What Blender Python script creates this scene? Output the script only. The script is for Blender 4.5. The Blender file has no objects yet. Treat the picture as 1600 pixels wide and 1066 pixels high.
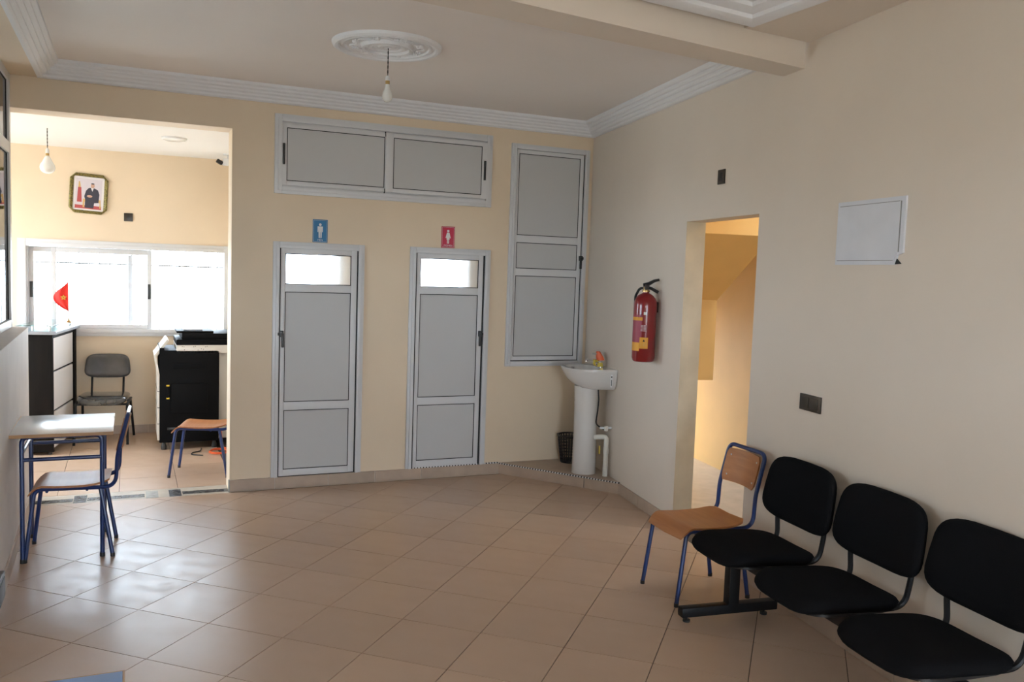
import bpy, bmesh, math, random
from mathutils import Matrix, Vector
random.seed(7)
S = bpy.context.scene
COL = S.collection
PI = math.pi
# ------------------------------------------------------------------ camera
H = 1.85
PITCH, ROLL, YAW = math.radians(4.53), math.radians(1.95), math.radians(24.1)
cam = bpy.data.cameras.new('camera'); cam.sensor_width = 36.0; cam.lens = 1340 / 1600 * 36
cam.clip_start = 0.02; cam.clip_end = 200
co = bpy.data.objects.new('camera', cam); COL.objects.link(co)
_f = Vector((0, math.cos(PITCH), -math.sin(PITCH))); _x = Vector((1, 0, 0)); _u = _x.cross(_f)
_xr = math.cos(ROLL) * _x + math.sin(ROLL) * _u; _ur = -math.sin(ROLL) * _x + math.cos(ROLL) * _u
_rz = Matrix.Rotation(-YAW, 3, 'Z')
_xr, _ur, _f = _rz @ _xr, _rz @ _ur, _rz @ _f
mw = Matrix(((_xr.x, _ur.x, -_f.x, 0), (_xr.y, _ur.y, -_f.y, 0), (_xr.z, _ur.z, -_f.z, H), (0, 0, 0, 1)))
co.matrix_world = mw
S.camera = co
# ------------------------------------------------------------------ sky, lights, exposure
S.view_settings.view_transform = 'Standard'; S.view_settings.look = 'None'
S.view_settings.gamma = 1.0; S.view_settings.use_curve_mapping = False
S.view_settings.exposure = 0.05
W = bpy.data.worlds.new('overcast_sky'); S.world = W; W.use_nodes = True
wn = W.node_tree.nodes; bg = wn['Background']
bg.inputs['Color'].default_value = (0.72, 0.86, 1.0, 1); bg.inputs['Strength'].default_value = 20.0

def portal(loc, rot, sx, sy):
    l = bpy.data.lights.new('sky_portal', 'AREA'); l.shape = 'RECTANGLE'; l.size = sx; l.size_y = sy
    l.cycles.is_portal = True
    o = bpy.data.objects.new('sky_portal', l); COL.objects.link(o); o.location = loc; o.rotation_euler = rot
    return o
# the photographer's flash, on top of the camera
fl = bpy.data.lights.new('camera_flash', 'SPOT'); fl.energy = 34; fl.shadow_soft_size = 0.03
fl.spot_size = math.radians(84); fl.spot_blend = 1.0; fl.color = (1.0, 0.97, 0.94)
flo = bpy.data.objects.new('camera_flash', fl); COL.objects.link(flo)
flo.matrix_world = Matrix.Translation((0, 0, 0.13)) @ mw

# ------------------------------------------------------------------ materials
def mat(name, col, rough=0.6, metal=0.0, noise=None, bump=None, rnoise=None, rand=0.0, spec=0.5, trans=0.0, coat=0.0, sheen=0.0):
    m = bpy.data.materials.new(name); m.use_nodes = True
    nt = m.node_tree; b = nt.nodes['Principled BSDF']
    b.inputs['Base Color'].default_value = (*col, 1); b.inputs['Roughness'].default_value = rough
    b.inputs['Metallic'].default_value = metal; b.inputs['Specular IOR Level'].default_value = spec
    b.inputs['Transmission Weight'].default_value = trans; b.inputs['Coat Weight'].default_value = coat
    b.inputs['Sheen Weight'].default_value = sheen
    tc = nt.nodes.new('ShaderNodeTexCoord')
    last = None
    if noise:
        sc, amt = noise[:2]; det = noise[2] if len(noise) > 2 else 4
        n = nt.nodes.new('ShaderNodeTexNoise'); n.inputs['Scale'].default_value = sc; n.inputs['Detail'].default_value = det
        nt.links.new(tc.outputs['Object'], n.inputs['Vector'])
        mr = nt.nodes.new('ShaderNodeMapRange'); mr.inputs['From Min'].default_value = 0.3; mr.inputs['From Max'].default_value = 0.7
        mr.inputs['To Min'].default_value = 1 - amt; mr.inputs['To Max'].default_value = 1 + amt
        nt.links.new(n.outputs['Fac'], mr.inputs['Value'])
        last = mr.outputs['Result']
    if rand:
        oi = nt.nodes.new('ShaderNodeObjectInfo')
        mr2 = nt.nodes.new('ShaderNodeMapRange'); mr2.inputs['To Min'].default_value = 1 - rand; mr2.inputs['To Max'].default_value = 1 + rand
        nt.links.new(oi.outputs['Random'], mr2.inputs['Value'])
        if last:
            mu = nt.nodes.new('ShaderNodeMath'); mu.operation = 'MULTIPLY'
            nt.links.new(last, mu.inputs[0]); nt.links.new(mr2.outputs['Result'], mu.inputs[1]); last = mu.outputs[0]
        else: last = mr2.outputs['Result']
    if last:
        vm = nt.nodes.new('ShaderNodeVectorMath'); vm.operation = 'SCALE'; vm.inputs[0].default_value = col
        nt.links.new(last, vm.inputs['Scale']); nt.links.new(vm.outputs[0], b.inputs['Base Color'])
    if rnoise:
        sc, lo, hi = rnoise
        n = nt.nodes.new('ShaderNodeTexNoise'); n.inputs['Scale'].default_value = sc; n.inputs['Detail'].default_value = 6
        nt.links.new(tc.outputs['Object'], n.inputs['Vector'])
        mr = nt.nodes.new('ShaderNodeMapRange'); mr.inputs['From Min'].default_value = 0.3; mr.inputs['From Max'].default_value = 0.7
        mr.inputs['To Min'].default_value = lo; mr.inputs['To Max'].default_value = hi
        nt.links.new(n.outputs['Fac'], mr.inputs['Value']); nt.links.new(mr.outputs['Result'], b.inputs['Roughness'])
    if bump:
        sc, st = bump
        n = nt.nodes.new('ShaderNodeTexNoise'); n.inputs['Scale'].default_value = sc; n.inputs['Detail'].default_value = 5
        nt.links.new(tc.outputs['Object'], n.inputs['Vector'])
        bp = nt.nodes.new('ShaderNodeBump'); bp.inputs['Strength'].default_value = st; bp.inputs['Distance'].default_value = 0.002
        nt.links.new(n.outputs['Fac'], bp.inputs['Height']); nt.links.new(bp.outputs['Normal'], b.inputs['Normal'])
    return m

def wood_mat(name, c1, c2, rough=0.4, axis='X'):
    m = mat(name, c1, rough); nt = m.node_tree; b = nt.nodes['Principled BSDF']
    tc = nt.nodes.new('ShaderNodeTexCoord'); mp = nt.nodes.new('ShaderNodeMapping')
    mp.inputs['Scale'].default_value = {'X': (3, 30, 30), 'Y': (30, 3, 30), 'Z': (30, 30, 3)}[axis]
    n = nt.nodes.new('ShaderNodeTexNoise'); n.inputs['Scale'].default_value = 1.0; n.inputs['Detail'].default_value = 6; n.inputs['Distortion'].default_value = 0.6
    r = nt.nodes.new('ShaderNodeValToRGB'); r.color_ramp.elements[0].position = 0.3; r.color_ramp.elements[1].position = 0.7
    r.color_ramp.elements[0].color = (*c1, 1); r.color_ramp.elements[1].color = (*c2, 1)
    nt.links.new(tc.outputs['Object'], mp.inputs['Vector']); nt.links.new(mp.outputs[0], n.inputs['Vector'])
    nt.links.new(n.outputs['Fac'], r.inputs['Fac']); nt.links.new(r.outputs[0], b.inputs['Base Color'])
    return m

def glass_mat(name, tint=(1, 1, 1), ior=1.5, rough=0.0):
    m = bpy.data.materials.new(name); m.use_nodes = True; nt = m.node_tree; nt.nodes.clear()
    o = nt.nodes.new('ShaderNodeOutputMaterial'); mx = nt.nodes.new('ShaderNodeMixShader')
    t = nt.nodes.new('ShaderNodeBsdfTransparent'); t.inputs['Color'].default_value = (*tint, 1)
    g = nt.nodes.new('ShaderNodeBsdfGlossy'); g.inputs['Roughness'].default_value = rough
    fr = nt.nodes.new('ShaderNodeFresnel'); fr.inputs['IOR'].default_value = ior
    nt.links.new(fr.outputs[0], mx.inputs[0]); nt.links.new(t.outputs[0], mx.inputs[1]); nt.links.new(g.outputs[0], mx.inputs[2])
    nt.links.new(mx.outputs[0], o.inputs[0])
    return m

def frosted_mat(name):
    m = mat(name, (0.95, 0.97, 1.0), rough=0.28, trans=1.0); nt = m.node_tree; b = nt.nodes['Principled BSDF']
    b.inputs['IOR'].default_value = 1.15
    tc = nt.nodes.new('ShaderNodeTexCoord'); v = nt.nodes.new('ShaderNodeTexVoronoi'); v.inputs['Scale'].default_value = 160
    bp = nt.nodes.new('ShaderNodeBump'); bp.inputs['Strength'].default_value = 0.35; bp.inputs['Distance'].default_value = 0.002
    nt.links.new(tc.outputs['Object'], v.inputs['Vector']); nt.links.new(v.outputs['Distance'], bp.inputs['Height'])
    nt.links.new(bp.outputs['Normal'], b.inputs['Normal'])
    return m

MT = dict(
    wall=mat('cream_wall_paint', (0.74, 0.60, 0.44), 0.55, noise=(1.3, 0.04), bump=(60, 0.12)),
    wall_pale=mat('pale_cream_wall_tone', (0.71, 0.62, 0.53), 0.55, noise=(1.3, 0.03), bump=(60, 0.12)),  # even, less yellow tone for right wall, beam and right soffit
    ceil=mat('ceiling_paint', (0.82, 0.77, 0.74), 0.8, noise=(1.0, 0.02)),
    ceil2=mat('white_ceiling_paint', (0.86, 0.84, 0.82), 0.8),
    plaster=mat('white_plaster', (0.78, 0.78, 0.80), 0.65),
    tile=mat('beige_floor_tile', (0.52, 0.365, 0.262), 0.3, noise=(2.2, 0.035, 3), rnoise=(7.0, 0.282, 0.40), rand=0.05),
    tile_bb=mat('skirting_tile', (0.45, 0.34, 0.26), 0.4, noise=(6.0, 0.10), rand=0.06),
    grout=mat('dark_grout', (0.10, 0.08, 0.065), 0.9),
    grout_l=mat('pale_grout', (0.62, 0.58, 0.53), 0.9),
    alu=mat('white_aluminium', (0.63, 0.625, 0.635), 0.35, spec=0.5),
    panel=mat('grey_white_panel', (0.52, 0.515, 0.515), 0.4, noise=(1.0, 0.02)),
    gasket=mat('black_gasket', (0.012, 0.012, 0.014), 0.6),
    blackp=mat('black_plastic', (0.015, 0.015, 0.016), 0.35),
    brownp=mat('dark_brown_plastic', (0.028, 0.020, 0.013), 0.3),
    glass=glass_mat('clear_glass'),
    glass_dark=glass_mat('partition_glass', (0.92, 0.95, 0.96), 1.6),
    frost=frosted_mat('frosted_glass'),
    marble_d=mat('dark_grey_marble', (0.10, 0.10, 0.10), 0.25, noise=(20, 0.35)),
    marble_l=mat('light_grey_marble', (0.42, 0.42, 0.40), 0.25, noise=(20, 0.2)),
    thresh=mat('pale_threshold_stone', (0.62, 0.55, 0.47), 0.25, noise=(8, 0.06)),
    blue=mat('blue_enamel_tube', (0.006, 0.026, 0.125), 0.3, coat=0.2),
    ply=wood_mat('beech_plywood', (0.38, 0.145, 0.050), (0.47, 0.20, 0.072), 0.42, 'Y'),
    woodedge=wood_mat('wood_edge', (0.36, 0.19, 0.08), (0.45, 0.25, 0.11), 0.45, 'X'),
    desktop=mat('grey_white_laminate', (0.62, 0.60, 0.58), 0.18),
    bluetop=mat('blue_laminate', (0.08, 0.17, 0.42), 0.55),
    steel=mat('brushed_steel', (0.6, 0.6, 0.6), 0.3, 1.0),
    chrome=mat('chrome', (0.8, 0.8, 0.82), 0.08, 1.0),
    fabric=mat('black_fabric', (0.006, 0.006, 0.007), 0.95, noise=(300, 0.2), bump=(500, 0.3), spec=0.1),
    blackmetal=mat('black_steel', (0.006, 0.006, 0.007), 0.42, spec=0.3),
    ceramic=mat('white_ceramic', (0.66, 0.63, 0.60), 0.12, coat=0.5),
    pvc=mat('white_pvc', (0.70, 0.68, 0.62), 0.4),
    rubber=mat('black_rubber', (0.012, 0.012, 0.012), 0.6),
    red=mat('red_enamel', (0.22, 0.006, 0.008), 0.28, coat=0.4),
    purple=mat('maroon_label', (0.30, 0.035, 0.06), 0.45),
    yellow=mat('yellow_label', (0.72, 0.32, 0.02), 0.5),
    white=mat('white_print', (0.75, 0.75, 0.75), 0.5),
    orange=mat('orange_plastic', (0.75, 0.12, 0.03), 0.35),
    yellowp=mat('yellow_plastic_wrap', (0.65, 0.48, 0.08), 0.3),
    brass=mat('brass', (0.45, 0.30, 0.12), 0.3, 1.0),
    bulb=mat('white_bulb_glass', (0.80, 0.79, 0.76), 0.2),
    signblue=mat('blue_sign', (0.010, 0.16, 0.36), 0.4),
    signred=mat('red_sign', (0.50, 0.012, 0.055), 0.4),
    wenge=wood_mat('dark_wenge', (0.005, 0.004, 0.004), (0.009, 0.007, 0.006), 0.6, 'Z'),
    whitelam=mat('white_laminate', (0.80, 0.77, 0.77), 0.3),
    greymet=mat('grey_worktop', (0.30, 0.32, 0.36), 0.3),
    glassedge=mat('green_glass', (0.55, 0.80, 0.75), 0.05, trans=0.9),
    flagred=mat('red_flag_cloth', (0.80, 0.03, 0.02), 0.8),
    flaggreen=mat('flag_star', (0.55, 0.40, 0.05), 0.8),
    plastic_wrap=mat('clear_plastic_wrap_over_black', (0.035, 0.037, 0.04), 0.16, noise=(14, 0.5), bump=(40, 0.9), coat=0.9),
    greyfab=mat('dark_grey_upholstery', (0.05, 0.05, 0.054), 0.3, noise=(9, 0.3), bump=(22, 1.0), coat=0.3),
    cop_dark=mat('charcoal_copier', (0.004, 0.004, 0.0045), 0.6, spec=0.10),
    cop_light=mat('beige_copier', (0.66, 0.62, 0.56), 0.4),
    yel=mat('yellow_clip', (0.75, 0.50, 0.02), 0.4),
    gilt=mat('gilt_frame', (0.16, 0.13, 0.035), 0.4, 0.4, noise=(90, 0.9), bump=(60, 1.0)),
    paperw=mat('print_white', (0.72, 0.68, 0.70), 0.5), printgrey=mat('print_lilac', (0.60, 0.55, 0.60), 0.5),
    suit=mat('print_dark_suit', (0.03, 0.03, 0.05), 0.5), skin=mat('print_skin', (0.55, 0.33, 0.24), 0.5),
    printred=mat('print_red', (0.42, 0.07, 0.07), 0.5), printgold=mat('print_gold', (0.60, 0.38, 0.14), 0.5),
    metalpanel=mat('white_painted_steel', (0.66, 0.67, 0.72), 0.45, noise=(9, 0.03)),
    yellow_wall=mat('yellow_stair_paint', (0.82, 0.53, 0.20), 0.6, noise=(2, 0.05)),
    bare=mat('bare_plaster_jamb', (0.50, 0.43, 0.32), 0.8, noise=(5, 0.12)),
    concrete=mat('pale_sandy_ground', (0.50, 0.45, 0.38), 0.9, noise=(1, 0.1)),
    foliage=mat('pale_foliage', (0.22, 0.28, 0.08), 0.8, noise=(3, 0.4)),
    bark=mat('bark', (0.15, 0.10, 0.06), 0.9),
    barg=mat('grey_bar_paint', (0.25, 0.25, 0.25), 0.5),
    dirt=mat('dirty_white_wall', (0.70, 0.67, 0.67), 0.6, noise=(2.5, 0.08), bump=(30, 0.2)),
)

MT['wenge'].node_tree.nodes['Principled BSDF'].inputs['Specular IOR Level'].default_value = 0.12
# ------------------------------------------------------------------ mesh helpers
class MB:
    def __init__(s): s.bm = bmesh.new()
    def _add(s, vs, fs, mi=0):
        v = [s.bm.verts.new(p) for p in vs]; out = []
        for f in fs:
            try:
                q = s.bm.faces.new([v[i] for i in f]); q.material_index = mi; out.append(q)
            except ValueError: pass
        return v, out
    def box(s, x0, x1, y0, y1, z0, z1, bev=0, mi=0, M=None):
        x0, x1 = sorted((x0, x1)); y0, y1 = sorted((y0, y1)); z0, z1 = sorted((z0, z1))
        P = [(x0, y0, z0), (x1, y0, z0), (x1, y1, z0), (x0, y1, z0), (x0, y0, z1), (x1, y0, z1), (x1, y1, z1), (x0, y1, z1)]
        if M: P = [M @ Vector(p) for p in P]
        v, f = s._add(P, [(0, 3, 2, 1), (4, 5, 6, 7), (0, 1, 5, 4), (1, 2, 6, 5), (2, 3, 7, 6), (3, 0, 4, 7)], mi)
        if bev:
            es = list({e for q in f for e in q.edges})
            bmesh.ops.bevel(s.bm, geom=es, offset=bev, segments=2, profile=0.6, affect='EDGES')
        return s
    def prism(s, poly, z0, z1, bev=0, mi=0, M=None):
        a = sum(poly[i][0] * poly[(i + 1) % len(poly)][1] - poly[(i + 1) % len(poly)][0] * poly[i][1] for i in range(len(poly)))
        if a < 0: poly = poly[::-1]
        n = len(poly)
        P = [(x, y, z0) for x, y in poly] + [(x, y, z1) for x, y in poly]
        if M: P = [M @ Vector(p) for p in P]
        v, f = s._add(P, [tuple(range(n - 1, -1, -1)), tuple(range(n, 2 * n))] + [(i, (i + 1) % n, n + (i + 1) % n, n + i) for i in range(n)], mi)
        if bev:
            es = list({e for q in f for e in q.edges})
            bmesh.ops.bevel(s.bm, geom=es, offset=bev, segments=2, profile=0.6, affect='EDGES')
        return s
    def grid(s, rows, closed=False, cap=False, mi=0):
        n = len(rows[0]); vs = [[s.bm.verts.new(p) for p in r] for r in rows]
        for i in range(len(rows) - 1):
            for j in range(n if closed else n - 1):
                k = (j + 1) % n
                try:
                    q = s.bm.faces.new([vs[i][j], vs[i][k], vs[i + 1][k], vs[i + 1][j]]); q.material_index = mi
                except ValueError: pass
        if cap:
            for r in (vs[0][::-1], vs[-1]):
                try: s.bm.faces.new(r).material_index = mi
                except ValueError: pass
        return s
    def lathe(s, prof, cx=0, cy=0, seg=24, mi=0, cap=True):
        rows = [[(cx + r * math.cos(2 * PI * k / seg), cy + r * math.sin(2 * PI * k / seg), z) for k in range(seg)] for r, z in prof]
        return s.grid(rows, True, cap, mi)
    def tube(s, pts, r, seg=10, mi=0, cap=True):
        pts = [Vector(p) for p in pts]; n = len(pts); rows = []
        d = (pts[1] - pts[0]).normalized(); u = d.orthogonal().normalized()
        for i, p in enumerate(pts):
            t = (pts[min(i + 1, n - 1)] - pts[max(i - 1, 0)]).normalized()
            u = (u - t * u.dot(t)).normalized(); w = t.cross(u)
            rr = r[i] if isinstance(r, (list, tuple)) else r
            rows.append([p + rr * (math.cos(2 * PI * k / seg) * u + math.sin(2 * PI * k / seg) * w) for k in range(seg)])
        return s.grid(rows, True, cap, mi)
    def mesh(s, name, mats, smooth=35, M=None):
        if M: bmesh.ops.transform(s.bm, matrix=M, verts=s.bm.verts)
        bmesh.ops.recalc_face_normals(s.bm, faces=s.bm.faces)
        me = bpy.data.meshes.new(name); s.bm.to_mesh(me); s.bm.free()
        for m in (mats if isinstance(mats, (list, tuple)) else [mats]): me.materials.append(MT[m])
        if smooth:
            me.polygons.foreach_set('use_smooth', [True] * len(me.polygons)); me.set_sharp_from_angle(angle=math.radians(smooth))
        return me
    def build(s, name, mats, parent=None, smooth=35, M=None, label=None):
        o = bpy.data.objects.new(name, s.mesh(name, mats, smooth, M)); COL.objects.link(o)
        if parent: o.parent = parent
        if label: o['label'] = label
        return o

def fillet(pts, r, n=6):
    pts = [Vector(p) for p in pts]; out = [pts[0]]
    for i in range(1, len(pts) - 1):
        a, b, c = pts[i - 1], pts[i], pts[i + 1]
        ri = r[i - 1] if isinstance(r, (list, tuple)) else r
        d1 = (a - b).normalized(); d2 = (c - b).normalized()
        ang = d1.angle(d2); 
        if ang > PI - 0.05: out.append(b); continue
        k = min(ri / math.tan(ang / 2), (a - b).length * .49, (c - b).length * .49)
        p0, p1 = b + d1 * k, b + d2 * k
        for j in range(n + 1):
            t = j / n; out.append((1 - t) ** 2 * p0 + 2 * t * (1 - t) * b + t * t * p1)
    out.append(pts[-1]); return out

def tag(o, label, cat, group=None):
    o['label'] = label; o['category'] = cat
    if group: o['group'] = group
    return o
def thing(name, label, cat, loc=(0, 0, 0), rz=0, group=None):
    o = bpy.data.objects.new(name, None); COL.objects.link(o); o.empty_display_size = 0.1
    o.location = loc; o.rotation_euler = (0, 0, rz); return tag(o, label, cat, group)
def struct(o, label, cat=None):
    o['kind'] = 'structure'; o['label'] = label
    if cat: o['category'] = cat
    return o
def structE(name, label, cat, loc=(0, 0, 0), rz=0):
    o = bpy.data.objects.new(name, None); COL.objects.link(o); o.empty_display_size = 0.1
    o.location = loc; o.rotation_euler = (0, 0, rz); return struct(o, label, cat)
def clip(poly, hull):           # convex clip, hull counter-clockwise
    for i in range(len(hull)):
        (ax, ay), (bx, by) = hull[i], hull[(i + 1) % len(hull)]
        d = lambda p: (bx - ax) * (p[1] - ay) - (by - ay) * (p[0] - ax)
        out = []
        for j in range(len(poly)):
            p, q = poly[j], poly[(j + 1) % len(poly)]; dp, dq = d(p), d(q)
            if dp >= 0: out.append(p)
            if (dp >= 0) != (dq >= 0):
                t = dp / (dp - dq); out.append((p[0] + t * (q[0] - p[0]), p[1] + t * (q[1] - p[1])))
        poly = out
        if len(poly) < 3: return []
    return poly
def area(poly): return abs(sum(poly[i][0] * poly[(i + 1) % len(poly)][1] - poly[(i + 1) % len(poly)][0] * poly[i][1] for i in range(len(poly)))) / 2

# ------------------------------------------------------------------ layout constants (metres)
YB = 7.17; WT = 0.25                 # back wall face, its thickness
WA = 0.161; WB = 2.821               # right wall: x = WA*y + WB
RZW = math.atan2(1, WA)              # right-wall frame: local x runs along the wall away from the camera, local y into the room
MW = Matrix.Translation((WB, 0, 0)) @ Matrix.Rotation(RZW, 4, 'Z')
def wpt(t, off, z=0.0): return MW @ Vector((t, off, z))
def xr(y): return WA * y + WB
def xl(y): return -0.655 - 0.021 * (y - 6)      # face of the low left wall
ZS = 3.14; ZC = 3.26                 # soffit and ceiling
Y2 = 9.94; ZC2 = 2.97                # office back wall, office ceiling
ST1, ST2 = (3.11, YB), (WA * 6.18 + WB, 6.18) # front edge of the corner step

# ------------------------------------------------------------------ floor
fo = MB().box(-3.4, 6.5, -3.3, 10.2, -0.12, -0.006).build('floor', 'grout', smooth=0)
struct(fo, 'beige ceramic tile floor laid diagonally', 'floor')
hull = [(xl(-3), -3.0), (xr(-3), -3.0), ST2, (3.1325, YB - 0.03), (xl(YB), YB - 0.03)]
ta = math.radians(-18.57) - YAW; T = 0.2398 * H
av = Vector((math.cos(ta), math.sin(ta))); bv = Vector((av.y, -av.x))
o0 = Matrix.Rotation(-YAW, 2) @ Vector((-0.2105 * H, 2.6163 * H)); g = 0.0022
Mt = Matrix.Rotation(ta, 4, 'Z')
full = MB(); full.prism([(g, -T + g), (T - g, -T + g), (T - g, -g), (g, -g)], -0.006, 0)
full_me = full.mesh('tile', 'tile', 0, Mt)
def sq(c, m): return [(c.x + m * 0 + av.x * a + bv.x * b, c.y + av.y * a + bv.y * b) for a, b in ((g, g), (T - g, g), (T - g, T - g), (g, T - g))]
for i in range(-22, 24):
    for j in range(-24, 26):
        c = o0 + av * (i * T) + bv * (j * T)
        q = sq(c, 0); w = clip(q, hull)
        if not w or area(w) < 0.0006: continue
        if area(w) > area(q) - 1e-5:
            o = bpy.data.objects.new('tile', full_me); COL.objects.link(o)
        else:
            o = MB().prism([(x - c.x, y - c.y) for x, y in w], -0.006, 0).build('tile', 'tile', smooth=0)
        o.location = (c.x, c.y, 0); o.parent = fo
# office tiles, square to the walls
TO = 0.44; off_me = MB().box(g, TO - g, g, TO - g, -0.006, 0).mesh('tile', 'tile', 0)
for i in range(-5, 4):
    for j in range(6):
        x, y = -0.96 + i * TO, YB + 0.24 + j * TO
        w = clip([(x + g, y + g), (x + TO - g, y + g), (x + TO - g, y + TO - g), (x + g, y + TO - g)], [(-3.2, YB + .24), (0.88 if y < 8.3 else 1.1, YB + .24), (0.88 if y < 8.3 else 1.1, Y2), (-3.2, Y2)])
        if not w or area(w) < 1e-3: continue
        if area(w) > TO * TO * 0.96: o = bpy.data.objects.new('tile', off_me); COL.objects.link(o)
        else: o = MB().prism([(a - x, b - y) for a, b in w], -0.006, 0).build('tile', 'tile', smooth=0)
        o.location = (x, y, 0); o.parent = fo
# threshold strip in the opening
th = MB().box(xl(YB), 0.738, YB - 0.028, YB + 0.238, -0.006, 0.0).build('trim_1', 'thresh', smooth=0)
struct(th, 'pale stone threshold with grey marble inlay in the office opening', 'threshold')
for x0, x1 in ((-0.66, -0.40), (-0.30, 0.105), (0.385, 0.735)): MB().box(x0, x1, YB + 0.02, YB + 0.115, -0.003, 0.0012).build('inlay_strip', 'marble_d', th, 0)
for x0, m in ((-0.395, 'marble_d'), (0.115, 'marble_l'), (0.285, 'marble_d')): MB().box(x0, x0 + 0.09, YB - 0.02, YB + 0.19, -0.003, 0.0014).build('inlay_square', m, th, 0)

# ------------------------------------------------------------------ walls
m = MB()
G1, G2 = (1.157, 1.70), (2.308, 2.85)      # lights over the two doors
ZG = (1.697, 1.952)
def wallrow(m, holes, x0, x1, z0, z1):
    x = x0
    for a, b in holes: m.box(x, a, YB, YB + WT, z0, z1); x = b
    m.box(x, x1, YB, YB + WT, z0, z1)
m.box(0.738, 4.6, YB, YB + WT, -0.1, ZG[0])
wallrow(m, (G1, G2), 0.738, 4.6, *ZG)
m.box(0.738, 4.6, YB, YB + WT, ZG[1], 3.5)
m.box(-3.3, 0.738, YB, YB + WT, 2.91, 3.5)
m.box(-3.3, -0.83, YB, YB + WT, -0.1, 2.91)
struct(m.build('wall_back', 'wall', smooth=0), 'cream painted wall with the two washroom doors', 'wall')
m = MB()
def wbox(m, t0, t1, z0, z1, o0=-0.15, o1=0.0, mi=0): m.box(t0, t1, o0, o1, z0, z1, mi=mi, M=MW)
wbox(m, -3.2, 4.256, -0.1, 3.5); wbox(m, 4.256, 5.23, 2.26, 3.5); wbox(m, 5.23, 7.26, -0.1, 3.5)
wr = struct(m.build('wall_right', 'wall_pale', smooth=0), 'cream painted wall with the stairwell doorway', 'wall')
MB().box(5.2285, 5.2305, -0.149, -0.001, 0, 2.26, M=MW).build('jamb_lining', 'bare', wr, 0)
m = MB()
m.prism([(xl(1.5), 1.5), (xl(7.15), 7.15), (-0.84, 7.15), (-0.84, 1.5)], -0.1, 1.335)
struct(m.build('wall_left', 'dirt', smooth=0), 'low scuffed off-white wall under the glass partition', 'wall')
MB().prism([(xl(1.5), -3.0), (xl(1.5), 1.5), (-0.84, 1.5), (-0.84, -3.0)], -0.1, 3.5).build('wall_left_near', 'wall', smooth=0)
struct(bpy.data.objects['wall_left_near'], 'cream wall beside the camera', 'wall')
m = MB()      # rear wall with a wide entrance
m.box(-3.3, 0.2, -3.2, -3.0, -0.1, 3.5); m.box(2.0, 3.2, -3.2, -3.0, -0.1, 3.5); m.box(0.2, 2.0, -3.2, -3.0, 2.2, 3.5)
struct(m.build('wall_rear', 'wall', smooth=0), 'cream wall with the entrance behind the camera', 'wall')
# office (behind the opening)
WX = (-0.985, 1.0); WZ = (1.07, 2.0); LW1 = (3.0, 5.2); LW2 = (7.5, 9.75); LZ2 = (0.7, 2.6)
m = MB()
m.box(-3.4, WX[0], Y2, Y2 + .22, -0.1, 3.5); m.box(WX[1], 1.35, Y2, Y2 + .22, -0.1, 3.5)
m.box(WX[0], WX[1], Y2, Y2 + .22, -0.1, WZ[0]); m.box(WX[0], WX[1], Y2, Y2 + .22, WZ[1], 3.5)
struct(m.build('wall_office_back', 'wall', smooth=0), 'cream office wall around the sliding window', 'wall')
m = MB()
m.box(1.1, 1.3, 8.62, Y2, -0.1, 3.5); m.box(0.88, 0.98, YB + WT, 8.5, -0.1, 3.5)
struct(m.build('wall_office_right', 'wall', smooth=0), 'cream office wall beside the photocopier', 'wall')
m = MB()
yy = -3.2
for a, b in ((LW1[0], LW1[1]), (LW2[0], LW2[1])):
    m.box(-3.4, -3.2, yy, a, -0.1, 3.5); z0, z1 = (1.0, 2.3) if a < 7 else LZ2; m.box(-3.4, -3.2, a, b, -0.1, z0); m.box(-3.4, -3.2, a, b, z1, 3.5); yy = b
m.box(-3.4, -3.2, yy, Y2, -0.1, 3.5)
struct(m.build('wall_office_left', 'wall', smooth=0), 'cream outer wall of the office', 'wall')
# washroom cells behind the doors
m = MB()
WZ3 = (1.15, 2.15)
for x0, x1, a, b in ((0.98, 2.0, 1.2, 1.86), (2.06, 3.5, 2.6, 3.22)):
    m.box(x0, a, 8.5, 8.62, -0.1, 3.0); m.box(b, x1, 8.5, 8.62, -0.1, 3.0)
    m.box(a, b, 8.5, 8.62, -0.1, WZ3[0]); m.box(a, b, 8.5, 8.62, WZ3[1], 3.0)
m.box(2.0, 2.06, YB + WT, 8.62, -0.1, 3.0); m.box(3.5, 3.6, YB + WT, 8.62, -0.1, 3.0); m.box(0.9, 3.6, YB + WT, 8.62, 2.9, 3.0)
struct(m.build('wall_washroom', 'plaster', smooth=0), 'white walls of the washrooms behind the doors', 'wall')

# stairwell behind the right wall
m = MB()
wbox(m, 3.2, 8.7, -0.1, 3.5, -1.5, -1.35); wbox(m, 3.2, 3.3, -0.1, 1.6, -1.35, -0.15); wbox(m, 3.2, 3.3, 2.2, 3.5, -1.35, -0.15); wbox(m, 3.2, 3.3, 1.6, 2.2, -0.95, -0.15)  # unseen opening in the near end wall, added to brighten the stair flight
wbox(m, 8.55, 8.7, 1.5, 3.5, -1.35, -0.15); wbox(m, 8.55, 8.7, -0.1, 1.5, -1.35, -0.75); wbox(m, 7.2, 8.7, -0.1, 3.5, -0.15, -0.05); wbox(m, 3.2, 4.3, 2.95, 3.1, -1.5, -0.15); wbox(m, 5.0, 8.7, 2.95, 3.1, -1.5, -0.15); wbox(m, 4.3, 5.0, 2.95, 3.1, -0.75, -0.15)  # unseen roof gap added so skylight bounces off the floor onto the soffit
struct(m.build('wall_stairwell', 'yellow_wall', smooth=0), 'yellow painted stairwell walls behind the doorway', 'wall')
m = MB(); MS = MW @ Matrix.Rotation(PI / 2, 4, 'X')     # local (t, z) polygon extruded along the wall normal
m.prism([(5.32, 2.19), (6.12, 1.68), (6.12, 1.0), (6.5, 1.0), (6.5, 1.62), (5.32, 2.36)], 0.152, 0.75, M=MS)
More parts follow.
